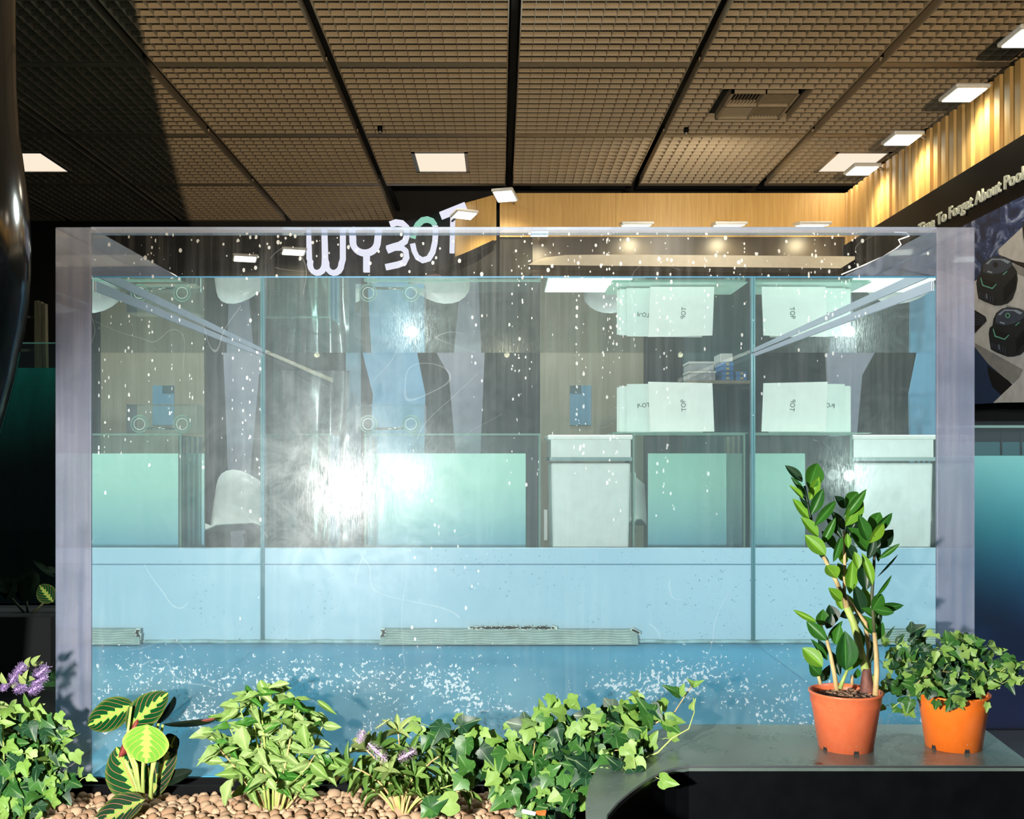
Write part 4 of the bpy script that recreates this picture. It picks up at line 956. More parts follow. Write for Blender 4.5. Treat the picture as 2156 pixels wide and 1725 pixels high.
iv2 = [(0, 0.0), (0.14, -0.12), (0.32, -0.10), (0.42, 0.06), (0.46, 0.22), (0.44, 0.36), (0.34, 0.44), (0.26, 0.56), (0.17, 0.76), (0, 1.0)]
iv3 = [(0, 0.0), (0.12, -0.06), (0.26, 0.0), (0.36, 0.16), (0.30, 0.34), (0.20, 0.48), (0.14, 0.70), (0, 1.0)]
SH['ivy'] = [ivymesh(iv, 0.15, 0.2), ivymesh(iv2, 0.3, 0.35), ivymesh(iv3, 0.35, 0.1), ivymesh(iv, -0.15, 0.3)]
_cache = {}
def shaped(kind, i, mat):
    k_ = (kind, i, mat)
    if k_ not in _cache:
        me = SH[kind][i].copy(); me.materials.clear(); me.materials.append(M[mat]); me.name = 'leaf'; _cache[k_] = me
    return _cache[k_]
def leaf(parent, kind, mat, base, tip, width, nrm=(0, -1, 0.6), var=None, name='leaf'):
    base, tip = Vector(base), Vector(tip); y_ = tip-base; L = y_.length
    if L < 1e-4: return
    y_ /= L; nrm = Vector(nrm); x_ = y_.cross(nrm)
    if x_.length < 1e-3: x_ = y_.cross(Vector((0.3, 0.5, 0.8)))
    x_.normalize(); z_ = x_.cross(y_)
    v = var if var is not None else R.randrange(len(SH[kind]))
    o = link(name, shaped(kind, v, mat), parent); off = rootloc(parent)
    m = Matrix((x_*width, y_*L, z_*L)).transposed().to_4x4(); m.translation = base-off
    o.matrix_basis = m; return o
def rn(a=0.5): return Vector((R.uniform(-a, a), R.uniform(-a, a), R.uniform(-a, a)))
def bez(p0, p1, p2, n=8):
    return [p0*(1-t_)**2+p1*2*t_*(1-t_)+p2*t_*t_ for t_ in [i/n for i in range(n+1)]]

# ---- pots
def pot(parent, X, Y, rb, rt_, h, mat, chips=True):
    rim = h*0.20
    prof = [(rb*0.2, 0.006), (rb-0.004, 0.006), (rb-0.002, 0.0), (rb, 0.0), (rb+(rt_-rb)*0.78, h-rim-0.003), (rb+(rt_-rb)*0.78+0.0022, h-rim), (rt_-0.001, h-0.006), (rt_+0.002, h-0.004), (rt_+0.002, h), (rt_-0.003, h), (rt_-0.004, h-0.01), (rt_-0.010, h-0.04)]
    body = MB().lathe((X, Y, ZL), prof, 56).build('pot', mat, parent)
    MB().lathe((X, Y, ZL), [(0.0005, h-0.016), (rt_-0.006, h-0.014)], 32).build('soil', M['soil'], parent)
    # drainage notches at the foot
    for a in (-1.5, -0.2, -2.7):
        c_ = Vector((X+rb*math.cos(a), Y+rb*math.sin(a), ZL+0.005)); d = Vector((math.cos(a), math.sin(a), 0)); s = Vector((-d.y, d.x, 0))
        MB().prism([c_-s*.006-Vector((0, 0, .0045))+d*.0008, c_+s*.006-Vector((0, 0, .0045))+d*.0008, c_+s*.004+Vector((0, 0, .006))+d*.0012, c_-s*.004+Vector((0, 0, .006))+d*.0012], -d*0.006).build('drain_notch', M['blackmatte'], body)
    ch = MB()
    for i in range(110):
        a = R.uniform(0, 2*PI); r_ = R.uniform(0, rt_-0.012)
        s = R.uniform(.002, .006); ch.obox((X+r_*math.cos(a), Y+r_*math.sin(a), ZL+h-0.012+R.uniform(-.002, .004)), (s, R.uniform(-s, s), R.uniform(-.002, .002)), (R.uniform(-.001, .001), s*0.5, 0), (0, 0, s*0.3))
    ch.build('bark_chips', M['chip'], parent)['kind'] = 'stuff'
    return body

# ---- ZZ plant
XZ, YZ = 0.753, 2.29
zp = thing('potted_plant', 'tall glossy leaved plant in a terracotta coloured plastic pot on the ledge', 'potted plant', (XZ, YZ, ZL))
pot(zp, XZ, YZ, 0.057, 0.0765, 0.124, M['pot'])
z5 = lambda a, b_: (1600+a/4.7917, 940+b_/4.7917); z6 = lambda a, b_: (1600+a/3.558, 1240+b_/3.558)
def stem(parent, pts, r0, r1, mat='stem', name='stem'):
    n = len(pts); return MB().tube(pts, [r0+(r1-r0)*i/(n-1) for i in range(n)], 8).build(name, M[mat], parent)
zA = [z6(820, 730), z6(800, 650), z6(752, 450), z6(700, 250), z6(650, 140), z6(615, 0), z5(830, 1500), z5(760, 1340), z5(640, 1110), z5(570, 930), z5(520, 760), z5(480, 560), z5(450, 400)]
stem(zp, [P(a, b_, 2.285-0.0*i) for i, (a, b_) in enumerate(zA[:5])], 0.0095, 0.0075, 'stem')
stem(zp, [P(a, b_, 2.285) for a, b_ in zA[4:9]], 0.0068, 0.004, 'stemtan')
stem(zp, [P(a, b_, 2.285) for a, b_ in zA[8:]], 0.004, 0.0025, 'zzdark')
stem(zp, [P(*z6(865, 800), 2.245), P(*z6(875, 620), 2.25), P(*z6(872, 480), 2.26), P(*z6(858, 330), 2.27)], 0.0062, 0.0045, 'stemtan')
stem(zp, [P(*z6(858, 330), 2.27), P(*z5(1130, 1500), 2.28), P(*z5(1150, 1200), 2.29), P(*z5(1160, 950), 2.29)], 0.004, 0.0028, 'stemdark')
stem(zp, [P(*z6(577, 760), 2.25), P(*z6(560, 650), 2.25), P(*z6(530, 500), 2.25), P(*z6(500, 380), 2.25), P(*z6(455, 275), 2.25)], 0.0055, 0.003, 'stemtan')
stem(zp, [P(*z6(455, 715), 2.27), P(*z6(435, 640), 2.27), P(*z6(420, 600), 2.27)], 0.004, 0.003, 'stemtan')
stem(zp, [P(*z6(600, 750), 2.24), P(*z6(625, 680), 2.24), P(*z6(655, 610), 2.24)], 0.0048, 0.003, 'stem')
stem(zp, [P(*z6(812, 640), 2.31), P(*z6(816, 460), 2.31), P(*z6(790, 250), 2.31), P(*z5(850, 1500), 2.31), P(*z5(855, 1200), 2.31), P(*z5(850, 850), 2.31)], 0.006, 0.003, 'stemtan')
stem(zp, [P(*z6(690, 720), 2.27), P(*z6(690, 650), 2.27)], 0.004, 0.003, 'stemtan')
MB().lathe(P(*z6(800, 730), 2.28)-Vector((0, 0, 0.012)), [(0.015, 0), (0.013, 0.02), (0.010, 0.04), (0.008, 0.05)], 16).build('sheath', flat('brown_sheath', (0.14, 0.05, 0.035), 0.7, nz=0.5, scale=60), zp)
# traced leaves: (frame, base, tip, width px in that frame, material, facing)
Zl = [
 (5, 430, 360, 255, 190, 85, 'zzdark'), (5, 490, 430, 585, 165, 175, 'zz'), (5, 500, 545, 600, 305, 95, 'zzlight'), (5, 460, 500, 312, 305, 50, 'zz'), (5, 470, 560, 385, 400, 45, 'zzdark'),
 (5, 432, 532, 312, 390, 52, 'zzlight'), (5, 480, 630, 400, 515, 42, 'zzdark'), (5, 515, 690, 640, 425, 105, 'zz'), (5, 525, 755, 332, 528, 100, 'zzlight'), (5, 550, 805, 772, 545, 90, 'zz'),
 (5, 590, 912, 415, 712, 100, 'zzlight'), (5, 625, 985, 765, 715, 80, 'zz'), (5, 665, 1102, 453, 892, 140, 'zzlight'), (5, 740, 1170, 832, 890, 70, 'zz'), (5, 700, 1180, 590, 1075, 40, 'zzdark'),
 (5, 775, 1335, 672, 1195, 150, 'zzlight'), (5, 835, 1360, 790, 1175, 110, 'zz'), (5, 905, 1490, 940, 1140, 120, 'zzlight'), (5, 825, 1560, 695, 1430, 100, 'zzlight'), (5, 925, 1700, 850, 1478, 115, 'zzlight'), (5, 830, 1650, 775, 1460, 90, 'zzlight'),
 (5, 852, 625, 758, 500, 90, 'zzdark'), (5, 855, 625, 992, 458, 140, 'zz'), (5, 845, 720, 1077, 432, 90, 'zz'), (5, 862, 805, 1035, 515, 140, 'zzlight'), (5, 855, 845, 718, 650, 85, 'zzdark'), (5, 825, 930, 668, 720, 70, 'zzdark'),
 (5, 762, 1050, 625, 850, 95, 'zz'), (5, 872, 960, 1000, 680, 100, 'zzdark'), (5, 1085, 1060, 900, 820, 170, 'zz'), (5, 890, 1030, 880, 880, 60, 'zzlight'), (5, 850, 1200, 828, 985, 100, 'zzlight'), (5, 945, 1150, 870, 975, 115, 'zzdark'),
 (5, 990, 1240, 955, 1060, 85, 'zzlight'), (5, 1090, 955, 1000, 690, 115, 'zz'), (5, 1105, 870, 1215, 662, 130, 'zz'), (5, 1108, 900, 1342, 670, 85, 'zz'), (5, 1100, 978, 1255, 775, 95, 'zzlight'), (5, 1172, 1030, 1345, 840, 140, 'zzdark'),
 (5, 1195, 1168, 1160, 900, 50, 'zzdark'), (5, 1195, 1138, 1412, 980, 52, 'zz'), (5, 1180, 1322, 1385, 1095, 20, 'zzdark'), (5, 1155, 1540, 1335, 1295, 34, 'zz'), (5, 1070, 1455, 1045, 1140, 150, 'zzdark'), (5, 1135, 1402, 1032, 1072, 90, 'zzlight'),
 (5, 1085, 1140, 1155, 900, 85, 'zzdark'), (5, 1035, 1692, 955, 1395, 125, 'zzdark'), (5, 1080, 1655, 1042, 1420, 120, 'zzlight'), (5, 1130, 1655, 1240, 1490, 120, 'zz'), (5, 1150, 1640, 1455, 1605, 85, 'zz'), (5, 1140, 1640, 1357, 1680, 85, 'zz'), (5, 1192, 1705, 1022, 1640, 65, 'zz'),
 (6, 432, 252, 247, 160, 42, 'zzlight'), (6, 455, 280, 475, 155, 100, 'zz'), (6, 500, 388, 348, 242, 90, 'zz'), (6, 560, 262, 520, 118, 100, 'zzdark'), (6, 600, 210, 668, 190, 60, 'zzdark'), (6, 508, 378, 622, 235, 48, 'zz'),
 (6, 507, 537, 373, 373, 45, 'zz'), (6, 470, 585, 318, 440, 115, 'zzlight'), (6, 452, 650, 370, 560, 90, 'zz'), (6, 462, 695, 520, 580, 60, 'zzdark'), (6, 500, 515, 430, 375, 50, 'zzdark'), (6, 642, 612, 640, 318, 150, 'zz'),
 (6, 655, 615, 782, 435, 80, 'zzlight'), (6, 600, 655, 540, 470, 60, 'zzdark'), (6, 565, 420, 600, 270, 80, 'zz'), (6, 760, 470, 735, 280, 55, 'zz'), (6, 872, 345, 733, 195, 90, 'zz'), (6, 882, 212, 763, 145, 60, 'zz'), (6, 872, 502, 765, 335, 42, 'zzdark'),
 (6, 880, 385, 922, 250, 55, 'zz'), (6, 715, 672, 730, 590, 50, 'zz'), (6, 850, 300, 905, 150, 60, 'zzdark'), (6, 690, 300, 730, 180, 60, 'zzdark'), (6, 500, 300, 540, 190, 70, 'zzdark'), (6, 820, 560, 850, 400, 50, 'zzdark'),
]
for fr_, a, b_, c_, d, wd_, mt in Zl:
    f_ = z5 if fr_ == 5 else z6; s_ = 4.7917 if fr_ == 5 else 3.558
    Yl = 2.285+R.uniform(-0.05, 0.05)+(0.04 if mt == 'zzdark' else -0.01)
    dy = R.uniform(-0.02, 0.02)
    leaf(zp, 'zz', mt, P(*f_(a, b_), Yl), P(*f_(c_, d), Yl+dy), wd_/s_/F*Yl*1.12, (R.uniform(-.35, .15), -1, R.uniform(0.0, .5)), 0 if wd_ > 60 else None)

# ---- generic clump builders
def florets(parent, p0, p1, r, mat, n=190):
    """hebe flower spike: a bottle brush of fine florets"""
    p0, p1 = Vector(p0), Vector(p1); b = MB(); ax = (p1-p0); L = ax.length; ax /= L
    s = ax.cross(Vector((0.2, 1, 0.1))).normalized(); u = ax.cross(s)
    b.tube([p0+ax*L*k/6 for k in range(7)], [r*0.25*math.sin(PI*(0.12+0.8*k/6)) for k in range(7)], 7)
    for i in range(n):
        f = i/n; a = i*2.4; rr = r*(0.35+0.65*math.sin(PI*min(1, 0.12+f*0.82))**0.6)*R.uniform(0.6, 1.15)
        d = (s*math.cos(a)+u*math.sin(a)+ax*R.uniform(-.2, .6)).normalized(); c_ = p0+ax*L*f; t1 = d.cross(ax).normalized()*0.0005; q = c_+d*rr
        b.add([c_+d*rr*0.3-t1, c_+d*rr*0.3+t1, q+t1*1.3, q-t1*1.3, q+ax*0.0016+d*0.001], [(0, 1, 2, 3), (3, 2, 4)])
    return b.build('flower_spike', M[mat], parent, recalc=False)
def whorl(parent, c, d, n, L, wd, mat, kind='hebe', spread=0.9, droop=0.0):
    d = Vector(d).normalized(); s = d.cross(Vector((0.3, 0.2, 0.9))).normalized(); u = d.cross(s); a0 = R.uniform(0, 6)
    for i in range(n):
        a = a0+2*PI*i/n; o = (s*math.cos(a)+u*math.sin(a))*spread+d*(1.0-spread*0.5); o.normalize(); o.z -= droop
        l_ = L*R.uniform(0.8, 1.15); leaf(parent, kind, mat, c, Vector(c)+o*l_, wd*R.uniform(0.85, 1.15), d+Vector((0, -0.4, 0.2)))

def hebe(name_label, px, py, Y, width, height, flowers, buds, seed, nst=16):
    global R
    R = random.Random(seed)
    base = P(px, py, Y); th = thing('hebe_plant', name_label, 'flowering plant', (base.x, base.y, PEBTOP-0.004))
    base = Vector((base.x, base.y, PEBTOP-0.004))
    for i in range(nst):
        fx = (i+0.5)/nst*2-1; tx = fx*width/2+R.uniform(-.02, .02); hz = height*(1-0.45*abs(fx)**1.5)*R.uniform(0.45, 1.0)
        tip = base+Vector((tx, R.uniform(-0.07, 0.05), hz)); b0 = base+Vector((tx*0.12, R.uniform(-.015, .015), 0))
        pts = bez(b0, b0+Vector((tx*0.2, 0, hz*0.65)), tip, 7); stem(th, pts, 0.0028, 0.0016, 'stemtan' if i % 3 else 'stem')
        for k in range(3, 8):
            d = (pts[k]-pts[k-1]); last = k == 7
            whorl(th, pts[k], d, 5 if last else 2+(k % 2), 0.052 if last else 0.050, 0.0135, 'hebetip' if (last and R.random() < .35) else 'hebe', spread=0.7 if last else 1.0, droop=0.0 if last else 0.15)
    for (ax_, ay_, bx_, by_, wpx, mt) in flowers:
        florets(th, P(ax_, ay_, Y-0.085), P(bx_, by_, Y-0.085), wpx/F*Y/2, mt)
    for (ax_, ay_, bx_, by_, wpx) in buds: florets(th, P(ax_, ay_, Y-0.07), P(bx_, by_, Y-0.07), wpx/F*Y/2, 'bud', 90)
    return th

def ivyplant(th, base, targets, Y, seed, step=0.026, size=(0.028, 0.045), dark=0.3, light=0.25, side=0.03, zmin=None):
    """trailing stems from base to targets (px,py[,Y]) carrying lobed leaves on petioles"""
    global R
    R = random.Random(seed)
    for tg in targets:
        Yt = tg[2] if len(tg) > 2 else Y+R.uniform(-0.05, 0.04)
        tip = P(tg[0], tg[1], Yt); b0 = Vector(base)+Vector((R.uniform(-.03, .03), R.uniform(-.02, .02), 0))
        mid = (b0+tip)/2+Vector((R.uniform(-.02, .02), R.uniform(-.03, .01), abs(tip.x-b0.x)*0.18+0.03))
        L = (tip-b0).length; n = max(4, int(L/step)); pts = bez(b0, mid, tip, n)
        stem(th, pts, 0.0020, 0.0010, R.choice(('stem', 'stemtan', 'stem')), 'vine')
        for k in range(1, n+1):
            for rep in range(2 if k < n else 3):
                o = Vector((R.uniform(-1, 1), R.uniform(-1.0, 0.25), R.uniform(-0.4, 0.9))).normalized()*side*R.uniform(0.5, 1.1)
                c_ = pts[k]+o
                if zmin and c_.z < zmin: c_.z = zmin+R.uniform(0, .01)
                sz = R.uniform(*size)*(0.7 if k == n else 1)
                dr = Vector((o.x*20+R.uniform(-.5, .5), R.uniform(-.4, .1), R.uniform(-.9, .5))).normalized()
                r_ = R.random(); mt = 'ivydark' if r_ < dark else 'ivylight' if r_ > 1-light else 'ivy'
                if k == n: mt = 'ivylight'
                MB().tube([pts[k], pts[k]+o*0.6+Vector((0, 0, 0.004)), c_], 0.0008, 4, False).build('petiole', M['stem'], th) if rep == 0 else None
                leaf(th, 'ivy', mt, c_, c_+dr*sz, sz*0.95, (R.uniform(-.6, .4), -1, R.uniform(.1, 1.0)))

# ---- prayer plant
R = random.Random(21)
Ym = 2.33; m4 = lambda a, b_: (a/4.4917, 1350+b_/4.4917)
mp = thing('prayer_plant', 'prayer plant with red veined patterned leaves in the pebbles at left', 'plant', (sx(300, Ym), Ym, PEBTOP))
def ml(a, b_, c_, d, wd_, mt, Y=Ym, nrm=(0.0, -1, 0.35), var=0, kind='mar', dy=0.0):
    leaf(mp, kind, mt, P(*m4(a, b_), Y), P(*m4(c_, d), Y+dy), wd_/4.4917/F*Y*1.02, nrm, var)
ml(1275, 600, 808, 800, 300, 'mar', Ym+0.03); ml(1200, 830, 1575, 490, 300, 'mar', Ym+0.0); ml(1392, 790, 1372, 1168, 440, 'marlight', Ym-0.06, (0, -1, 0.9))
ml(1120, 1105, 1290, 745, 170, 'marred', Ym-0.01, kind='roll'); ml(1320, 1490, 1090, 1010, 400, 'mar', Ym+0.01); ml(1430, 1490, 1640, 900, 250, 'marlow', Ym+0.04)
ml(1372, 1500, 835, 1760, 330, 'marlow', Ym-0.07, (0.1, -0.8, 0.8)); ml(1470, 800, 1640, 525, 60, 'mardark', Ym+0.02, kind='roll'); ml(1530, 790, 2030, 735, 75, 'mardark', Ym-0.01, kind='roll')
ml(1480, 1350, 1812, 1225, 130, 'mardark', Ym+0.04); ml(1560, 1000, 1690, 930, 190, 'mardark', Ym+0.05)
ml(1900, 752, 2032, 732, 40, 'marred', Ym-0.012, kind='roll')
for q in (((1320, 1500), (1290, 1380), (1230, 1230), (1180, 1120)), ((1345, 1500), (1310, 1350), (1290, 1170), (1250, 1100)), ((1355, 1495), (1350, 1300), (1352, 1160), (1380, 1000)), ((1330, 1500), (1270, 1200), (1190, 1000), (1240, 620)), ((1420, 1500), (1440, 1200), (1470, 900), (1500, 780)), ((1430, 1490), (1425, 1300), (1500, 1000), (1540, 790))):
    stem(mp, [P(*m4(a, b_), Ym-0.02) for a, b_ in q], 0.0045, 0.003, 'stem')

# ---- light green bushy ficus
R = random.Random(5)
Yf = 2.34; fb = Vector((sx(575, Yf), Yf, PEBTOP-0.004))
fp = thing('weeping_fig', 'bushy pale green weeping fig in the pebbles right of the prayer plant', 'plant', fb)
nst = 20
for i in range(nst):
    fx = (i+0.5)/nst*2-1; tpx = 570+fx*128+R.uniform(-8, 8); tpy = 1455+95*abs(fx)**1.6+R.uniform(0, 90)*(i % 2)
    tip = P(tpx, tpy, Yf+R.uniform(-0.07, 0.05)); b0 = fb+Vector((fx*0.03, R.uniform(-.02, .02), 0))
    pts = bez(b0, b0+Vector((fx*0.06, 0, (tip.z-b0.z)*0.6)), tip, 8); stem(fp, pts, 0.003, 0.0014, 'stemtan' if i % 2 else 'stem')
    for k in range(2, 9):
        for rep in range(2 if k < 8 else 4):
            sd = R.choice((-1, 1)); o = Vector((sd*R.uniform(.4, 1)+fx*0.3, R.uniform(-1, .4), R.uniform(-.65, .55))).normalized()
            L = R.uniform(0.032, 0.055); mt = 'ficusdark' if R.random() < 0.22 else 'ficus'
            leaf(fp, 'ficus', mt, pts[k], pts[k]+o*L, L*R.uniform(.36, .5), (R.uniform(-.3, .3), -0.9, R.uniform(.3, 1)))
for (a, b_, c_, d, wp) in ((470, 1605, 416, 1598, 20), (490, 1640, 466, 1700, 26), (655, 1607, 690, 1640, 24), (510, 1530, 515, 1585, 36), (565, 1640, 580, 1665, 18), (640, 1525, 643, 1580, 26), (668, 1475, 708, 1505, 12), (610, 1440, 560, 1447, 14), (548, 1432, 560, 1465, 20)):
    leaf(fp, 'ficus', 'ficus', P(a, b_, Yf-0.08), P(c_, d, Yf-0.09), wp/F*Yf, (-.2, -1, .5), 0)
stem(fp, [P(608, 1655, Yf-0.03), P(625, 1640, Yf-0.06), P(655, 1607, Yf-0.08)], 0.0015, 0.0012, 'stem')

# ---- hebes
hebe('hebe with lilac flower spikes in the pebbles in front of the tank centre', 845, 1690, 2.32, 0.26, 0.20,
     [(775, 1565, 812, 1600, 30, 'lilac'), (838, 1600, 874, 1580, 30, 'lilac'), (766, 1538, 756, 1562, 22, 'lilac')], [(812, 1590, 800, 1607, 12), (790, 1535, 820, 1515, 10)], 11, 18)
hebe('hebe with purple flower spikes at the far left edge beside the tank', 35, 1640, 2.34, 0.20, 0.265,
     [(68, 1432, 98, 1405, 30, 'purple'), (70, 1440, 96, 1425, 26, 'purple'), (33, 1418, 52, 1400, 24, 'purple'), (20, 1440, 34, 1420, 26, 'purple'), (30, 1455, 50, 1445, 28, 'purple'), (60, 1458, 84, 1444, 28, 'purple'), (4, 1455, 12, 1440, 18, 'purple')],
     [(38, 1412, 60, 1402, 9), (70, 1402, 88, 1394, 9), (26, 1448, 34, 1440, 12)], 12, 16)
for (a, b_, c_, d) in ((60, 1403, 62, 1385), (70, 1403, 82, 1381), (55, 1440, 40, 1422), (55, 1440, 57, 1412), (62, 1432, 72, 1430), (15, 1440, 2, 1418), (70, 1490, 82, 1468), (66, 1490, 50, 1462), (64, 1500, 45, 1522), (75, 1495, 85, 1520)):
    leaf([o for o in C.objects if o.get('label', '').startswith('hebe with purple')][0], 'hebe', 'hebetip' if b_ < 1450 else 'hebe', P(a, b_, 2.24), P(c_, d, 2.22), 0.0125, (0, -1, .4), 0)

# ---- ivies
iv1 = thing('ivy_plant', 'ivy heap covering the pebbles at the far left, under the purple hebe', 'ivy', (sx(40, 2.28), 2.3, PEBTOP))
ivyplant(iv1, (sx(40, 2.3), 2.3, PEBTOP), [(5, 1500), (40, 1510), (80, 1500), (110, 1520), (125, 1560), (130, 1580), (60, 1570), (20, 1590), (100, 1610), (148, 1640), (158, 1655), (-20, 1560), (50, 1640), (10, 1650), (90, 1665), (110, 1690), (30, 1700), (-10, 1700), (70, 1600)], 2.27, 31, 0.026, (0.030, 0.050), 0.45, 0.12, zmin=PEBTOP+.004)
iv2_ = thing('ivy_plant', 'long trailing ivy in the pebbles reaching over the curved end of the ledge', 'ivy', (sx(1120, 2.3), 2.3, PEBTOP))
ivyplant(iv2_, (sx(1120, 2.3), 2.32, PEBTOP), [(1300, 1580, 2.2), (1330, 1630, 2.15), (1270, 1600, 2.2), (905, 1530), (960, 1535), (975, 1560), (1010, 1545), (1050, 1560), (1090, 1550), (1130, 1540), (1160, 1490), (1185, 1500), (1210, 1540), (1240, 1560), (1275, 1510), (1300, 1500), (1320, 1530), (1345, 1500), (1370, 1490),
     (1385, 1560), (1340, 1600), (1350, 1680), (1365, 1640, 2.1), (1290, 1640, 2.15), (1200, 1640), (1060, 1650), (980, 1620), (1000, 1600), (940, 1600), (1100, 1620), (1160, 1600), (1240, 1620), (1130, 1660)], 2.29, 32, 0.032, (0.034, 0.056), 0.42, 0.16, 0.034, zmin=PEBTOP+.004)
stem(iv2_, [P(1300, 1560, 2.3), P(1360, 1535, 2.28), P(1420, 1500, 2.27), P(1446, 1460, 2.27), P(1460, 1440, 2.27)], 0.002, 0.0011, 'stemtan', 'vine')
stem(iv2_, [P(1330, 1610, 2.2), P(1385, 1585, 2.2), P(1415, 1555, 2.2), P(1450, 1535, 2.2), P(1462, 1500, 2.2), P(1460, 1470, 2.2)], 0.002, 0.0011, 'stem', 'vine')
R = random.Random(33)
for (a, b_, c_, d, wp, mt) in ((1430, 1462, 1396, 1442, 24, 'ivy'), (1432, 1462, 1440, 1440, 20, 'ivylight'), (1462, 1443, 1482, 1432, 14, 'ivylight'), (1460, 1443, 1448, 1430, 14, 'ivylight'), (1372, 1512, 1342, 1470, 42, 'ivy'), (1385, 1515, 1392, 1488, 22, 'ivylight'), (1400, 1515, 1445, 1520, 34, 'ivylight'), (1400, 1518, 1436, 1545, 36, 'ivy'),
     (1332, 1565, 1320, 1496, 40, 'ivylight'), (1350, 1570, 1362, 1520, 24, 'ivylight'), (1362, 1575, 1385, 1540, 34, 'ivylight'), (1345, 1565, 1350, 1540, 22, 'ivydark'), (1340, 1600, 1352, 1575, 36, 'ivy'), (1305, 1560, 1318, 1552, 30, 'ivy'), (1280, 1520, 1232, 1506, 26, 'ivylight'), (1292, 1516, 1284, 1486, 26, 'ivydark'), (1310, 1518, 1314, 1505, 22, 'ivy'),
     (1172, 1498, 1170, 1475, 18, 'ivylight'), (1178, 1498, 1210, 1482, 18, 'ivylight'), (1455, 1492, 1464, 1472, 14, 'ivylight'), (1360, 1690, 1318, 1668, 20, 'ivylight'), (1345, 1672, 1356, 1668, 20, 'ivylight'), (1155, 1635, 1140, 1662, 36, 'ivy'), (1158, 1625, 1180, 1612, 30, 'ivy'), (1145, 1615, 1135, 1600, 30, 'ivy'),
     (985, 1622, 968, 1592, 46, 'ivy'), (960, 1690, 900, 1700, 55, 'ivylight'), (900, 1705, 945, 1675, 50, 'ivy'), (905, 1700, 885, 1722, 40, 'ivy'), (1078, 1665, 1090, 1700, 42, 'ivy'), (975, 1640, 955, 1665, 44, 'ivy')):
    Yv = 2.2 if b_ > 1590 else 2.26
    leaf(iv2_, 'ivy', mt, P(a, b_, Yv), P(c_, d, Yv-0.01), wp/F*Yv, (R.uniform(-.4, .1), -1, R.uniform(.2, .6)), R.choice((0, 1)))
# potted ivy on the ledge
XI, YI = 0.992, 2.30
ip = thing('potted_plant', 'ivy spilling from an orange plastic pot at the right end of the ledge', 'potted plant', (XI, YI, ZL))
pb = pot(ip, XI, YI, 0.058, 0.074, 0.118, M['pot2'])
def potprint(s, size, ang, z_):
    me = textmesh(s, size, 0.0002, 0); off = rootloc(pb); r_ = 0.0695
    for v in me.vertices:
        a = ang+v.co.x/r_; rr = 0.058+(0.074-0.058)*0.8*((z_+v.co.y)/0.118)+0.0012+v.co.z
        v.co = Vector((XI+rr*math.cos(a), YI+rr*math.sin(a), ZL+z_+v.co.y))-off
    link('stamped_print', me, pb, flat('stamp_ink', (0.30, 0.06, 0.01), 0.6))
potprint('Teku 11.5', 0.0085, -1.30, 0.074); potprint('Recycled 3', 0.0075, -1.34, 0.062)
zi = ZL+0.115
ivyplant(ip, (XI, YI, zi), [(1960, 1370), (1985, 1350), (2010, 1345), (2040, 1350), (2065, 1370), (2085, 1390), (1945, 1400), (1930, 1440), (1955, 1450), (1985, 1470), (2010, 1475), (2040, 1460), (2060, 1440), (2000, 1400), (2030, 1400), (1970, 1420), (2050, 1420),
     (2150, 1400), (2170, 1410), (2160, 1440), (2120, 1420), (2110, 1440), (1900, 1400, 2.36), (1880, 1370, 2.37), (1870, 1350, 2.38), (1860, 1400, 2.37), (1900, 1440, 2.34), (1860, 1450, 2.36), (1890, 1380, 2.36), (1880, 1490, 2.3), (1875, 1440, 2.36), (1915, 1420, 2.34)], 2.27, 41, 0.028, (0.025, 0.042), 0.5, 0.08, 0.028)
R = random.Random(43)
z7 = lambda a, b_: (1820+a/6.417, 1300+b_/6.417)
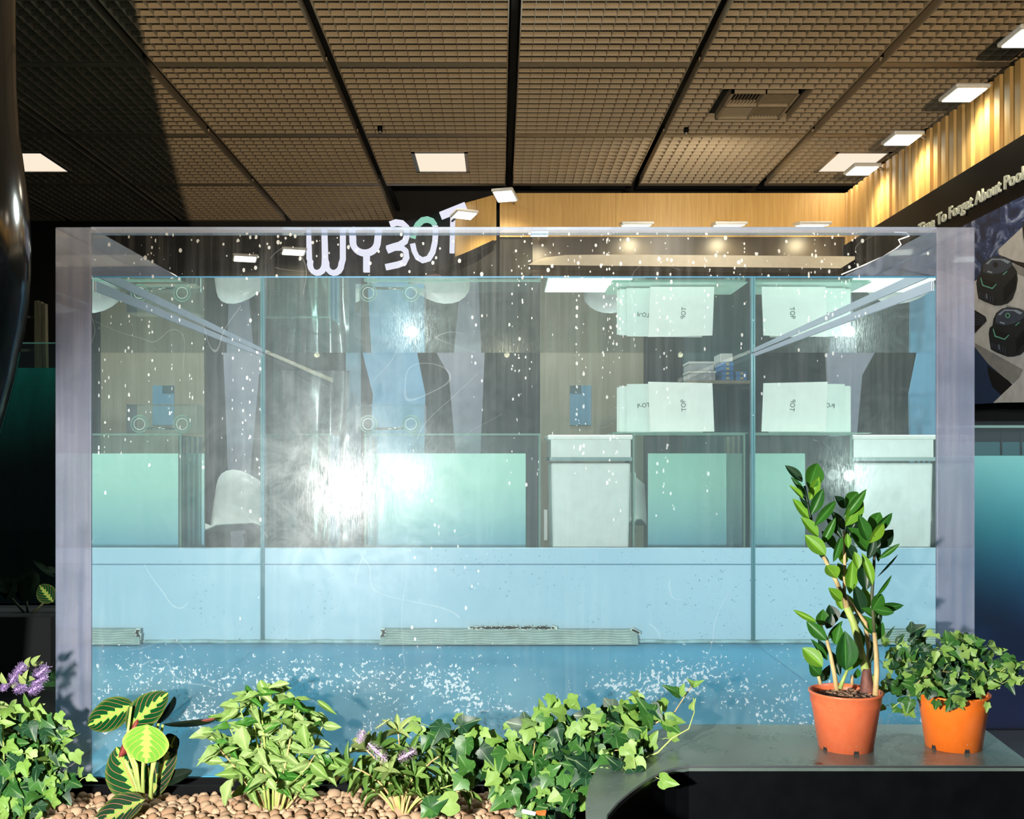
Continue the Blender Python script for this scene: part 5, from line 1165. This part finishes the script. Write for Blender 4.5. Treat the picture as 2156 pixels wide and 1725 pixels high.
for (a, b_, c_, d, wp, mt) in ((1250, 1020, 1270, 1140, 300, 'ivy'), (1240, 1030, 1390, 920, 150, 'ivy'), (1000, 980, 940, 1060, 220, 'ivy'), (900, 990, 860, 1130, 190, 'ivydark'), (1170, 1130, 1105, 1290, 140, 'ivy'), (970, 1130, 960, 1260, 140, 'ivy'), (1230, 1150, 1365, 1260, 90, 'ivylight'), (1150, 520, 1110, 610, 190, 'ivylight'),
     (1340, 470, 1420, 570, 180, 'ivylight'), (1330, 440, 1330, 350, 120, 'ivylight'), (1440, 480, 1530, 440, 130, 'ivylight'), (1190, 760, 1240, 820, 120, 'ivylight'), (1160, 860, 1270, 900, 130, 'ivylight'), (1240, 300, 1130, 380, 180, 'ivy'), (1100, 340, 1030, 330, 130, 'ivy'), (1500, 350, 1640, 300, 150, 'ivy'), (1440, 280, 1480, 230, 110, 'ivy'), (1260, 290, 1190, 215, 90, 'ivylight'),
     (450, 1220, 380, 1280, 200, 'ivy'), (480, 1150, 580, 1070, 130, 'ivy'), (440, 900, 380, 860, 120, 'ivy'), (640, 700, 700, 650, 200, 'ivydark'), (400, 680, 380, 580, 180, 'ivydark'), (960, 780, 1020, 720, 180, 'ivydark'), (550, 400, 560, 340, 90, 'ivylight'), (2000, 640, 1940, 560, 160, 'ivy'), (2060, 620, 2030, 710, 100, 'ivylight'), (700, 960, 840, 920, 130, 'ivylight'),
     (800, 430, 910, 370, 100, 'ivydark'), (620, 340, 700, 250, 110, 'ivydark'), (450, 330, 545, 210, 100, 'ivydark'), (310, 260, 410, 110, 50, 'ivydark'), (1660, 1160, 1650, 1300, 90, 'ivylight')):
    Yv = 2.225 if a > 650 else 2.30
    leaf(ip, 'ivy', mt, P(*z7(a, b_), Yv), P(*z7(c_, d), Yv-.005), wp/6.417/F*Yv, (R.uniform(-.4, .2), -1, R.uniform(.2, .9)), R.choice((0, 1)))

# plant label half buried in the pebbles, small dark plants by the far left tank
pg = thing('plant_label', 'orange and white plant label half buried in the pebbles', 'plant label', P(1135, 1712, 2.24))
MB().prism([P(1098, 1707, 2.25), P(1128, 1714, 2.24), P(1126, 1718, 2.24), P(1100, 1713, 2.25)], (0.0, 0.003, 0.003)).build('white_end', M['whiteplastic'], pg)
MB().prism([P(1128, 1712, 2.24), P(1150, 1710, 2.23), P(1148, 1718, 2.23), P(1132, 1717, 2.24)], (0.0, 0.003, 0.003)).build('orange_end', flat('orange_tag', (0.85, 0.12, 0.02), 0.5), pg)
R = random.Random(50)
fpn = thing('prayer_plant', 'dark prayer plant standing before the green tank at far left', 'plant', P(60, 1290, 4.2))
for (a, b_, c_, d, wd_, mt) in ((0, 1255, -30, 1215, 40, 'mardark'), (10, 1262, 32, 1218, 36, 'mardark'), (48, 1268, 60, 1205, 46, 'mardark'), (72, 1240, 66, 1198, 30, 'mardark'), (112, 1268, 82, 1232, 40, 'mar'), (20, 1250, -5, 1210, 30, 'mardark'), (115, 1215, 68, 1178, 12, 'mardark'), (118, 1205, 98, 1195, 14, 'mardark')):
    leaf(fpn, 'mar', mt, P(a, b_, 4.2), P(c_, d, 4.2), wd_/F*4.2, (0, -1, .4), 0)
for (a, b_) in ((20, 1255), (55, 1262), (100, 1262)): stem(fpn, [P(60, 1300, 4.22), P(a, b_, 4.21)], 0.006, 0.004, 'stemdark')
tag(MB().box(-2.2, -1.75, 4.1, 4.35, 0.048, P(0, 1292, 4.2).z).build('plant_box', M['blackmatte']), 'black plant box holding the dark prayer plant at far left', 'plant box')
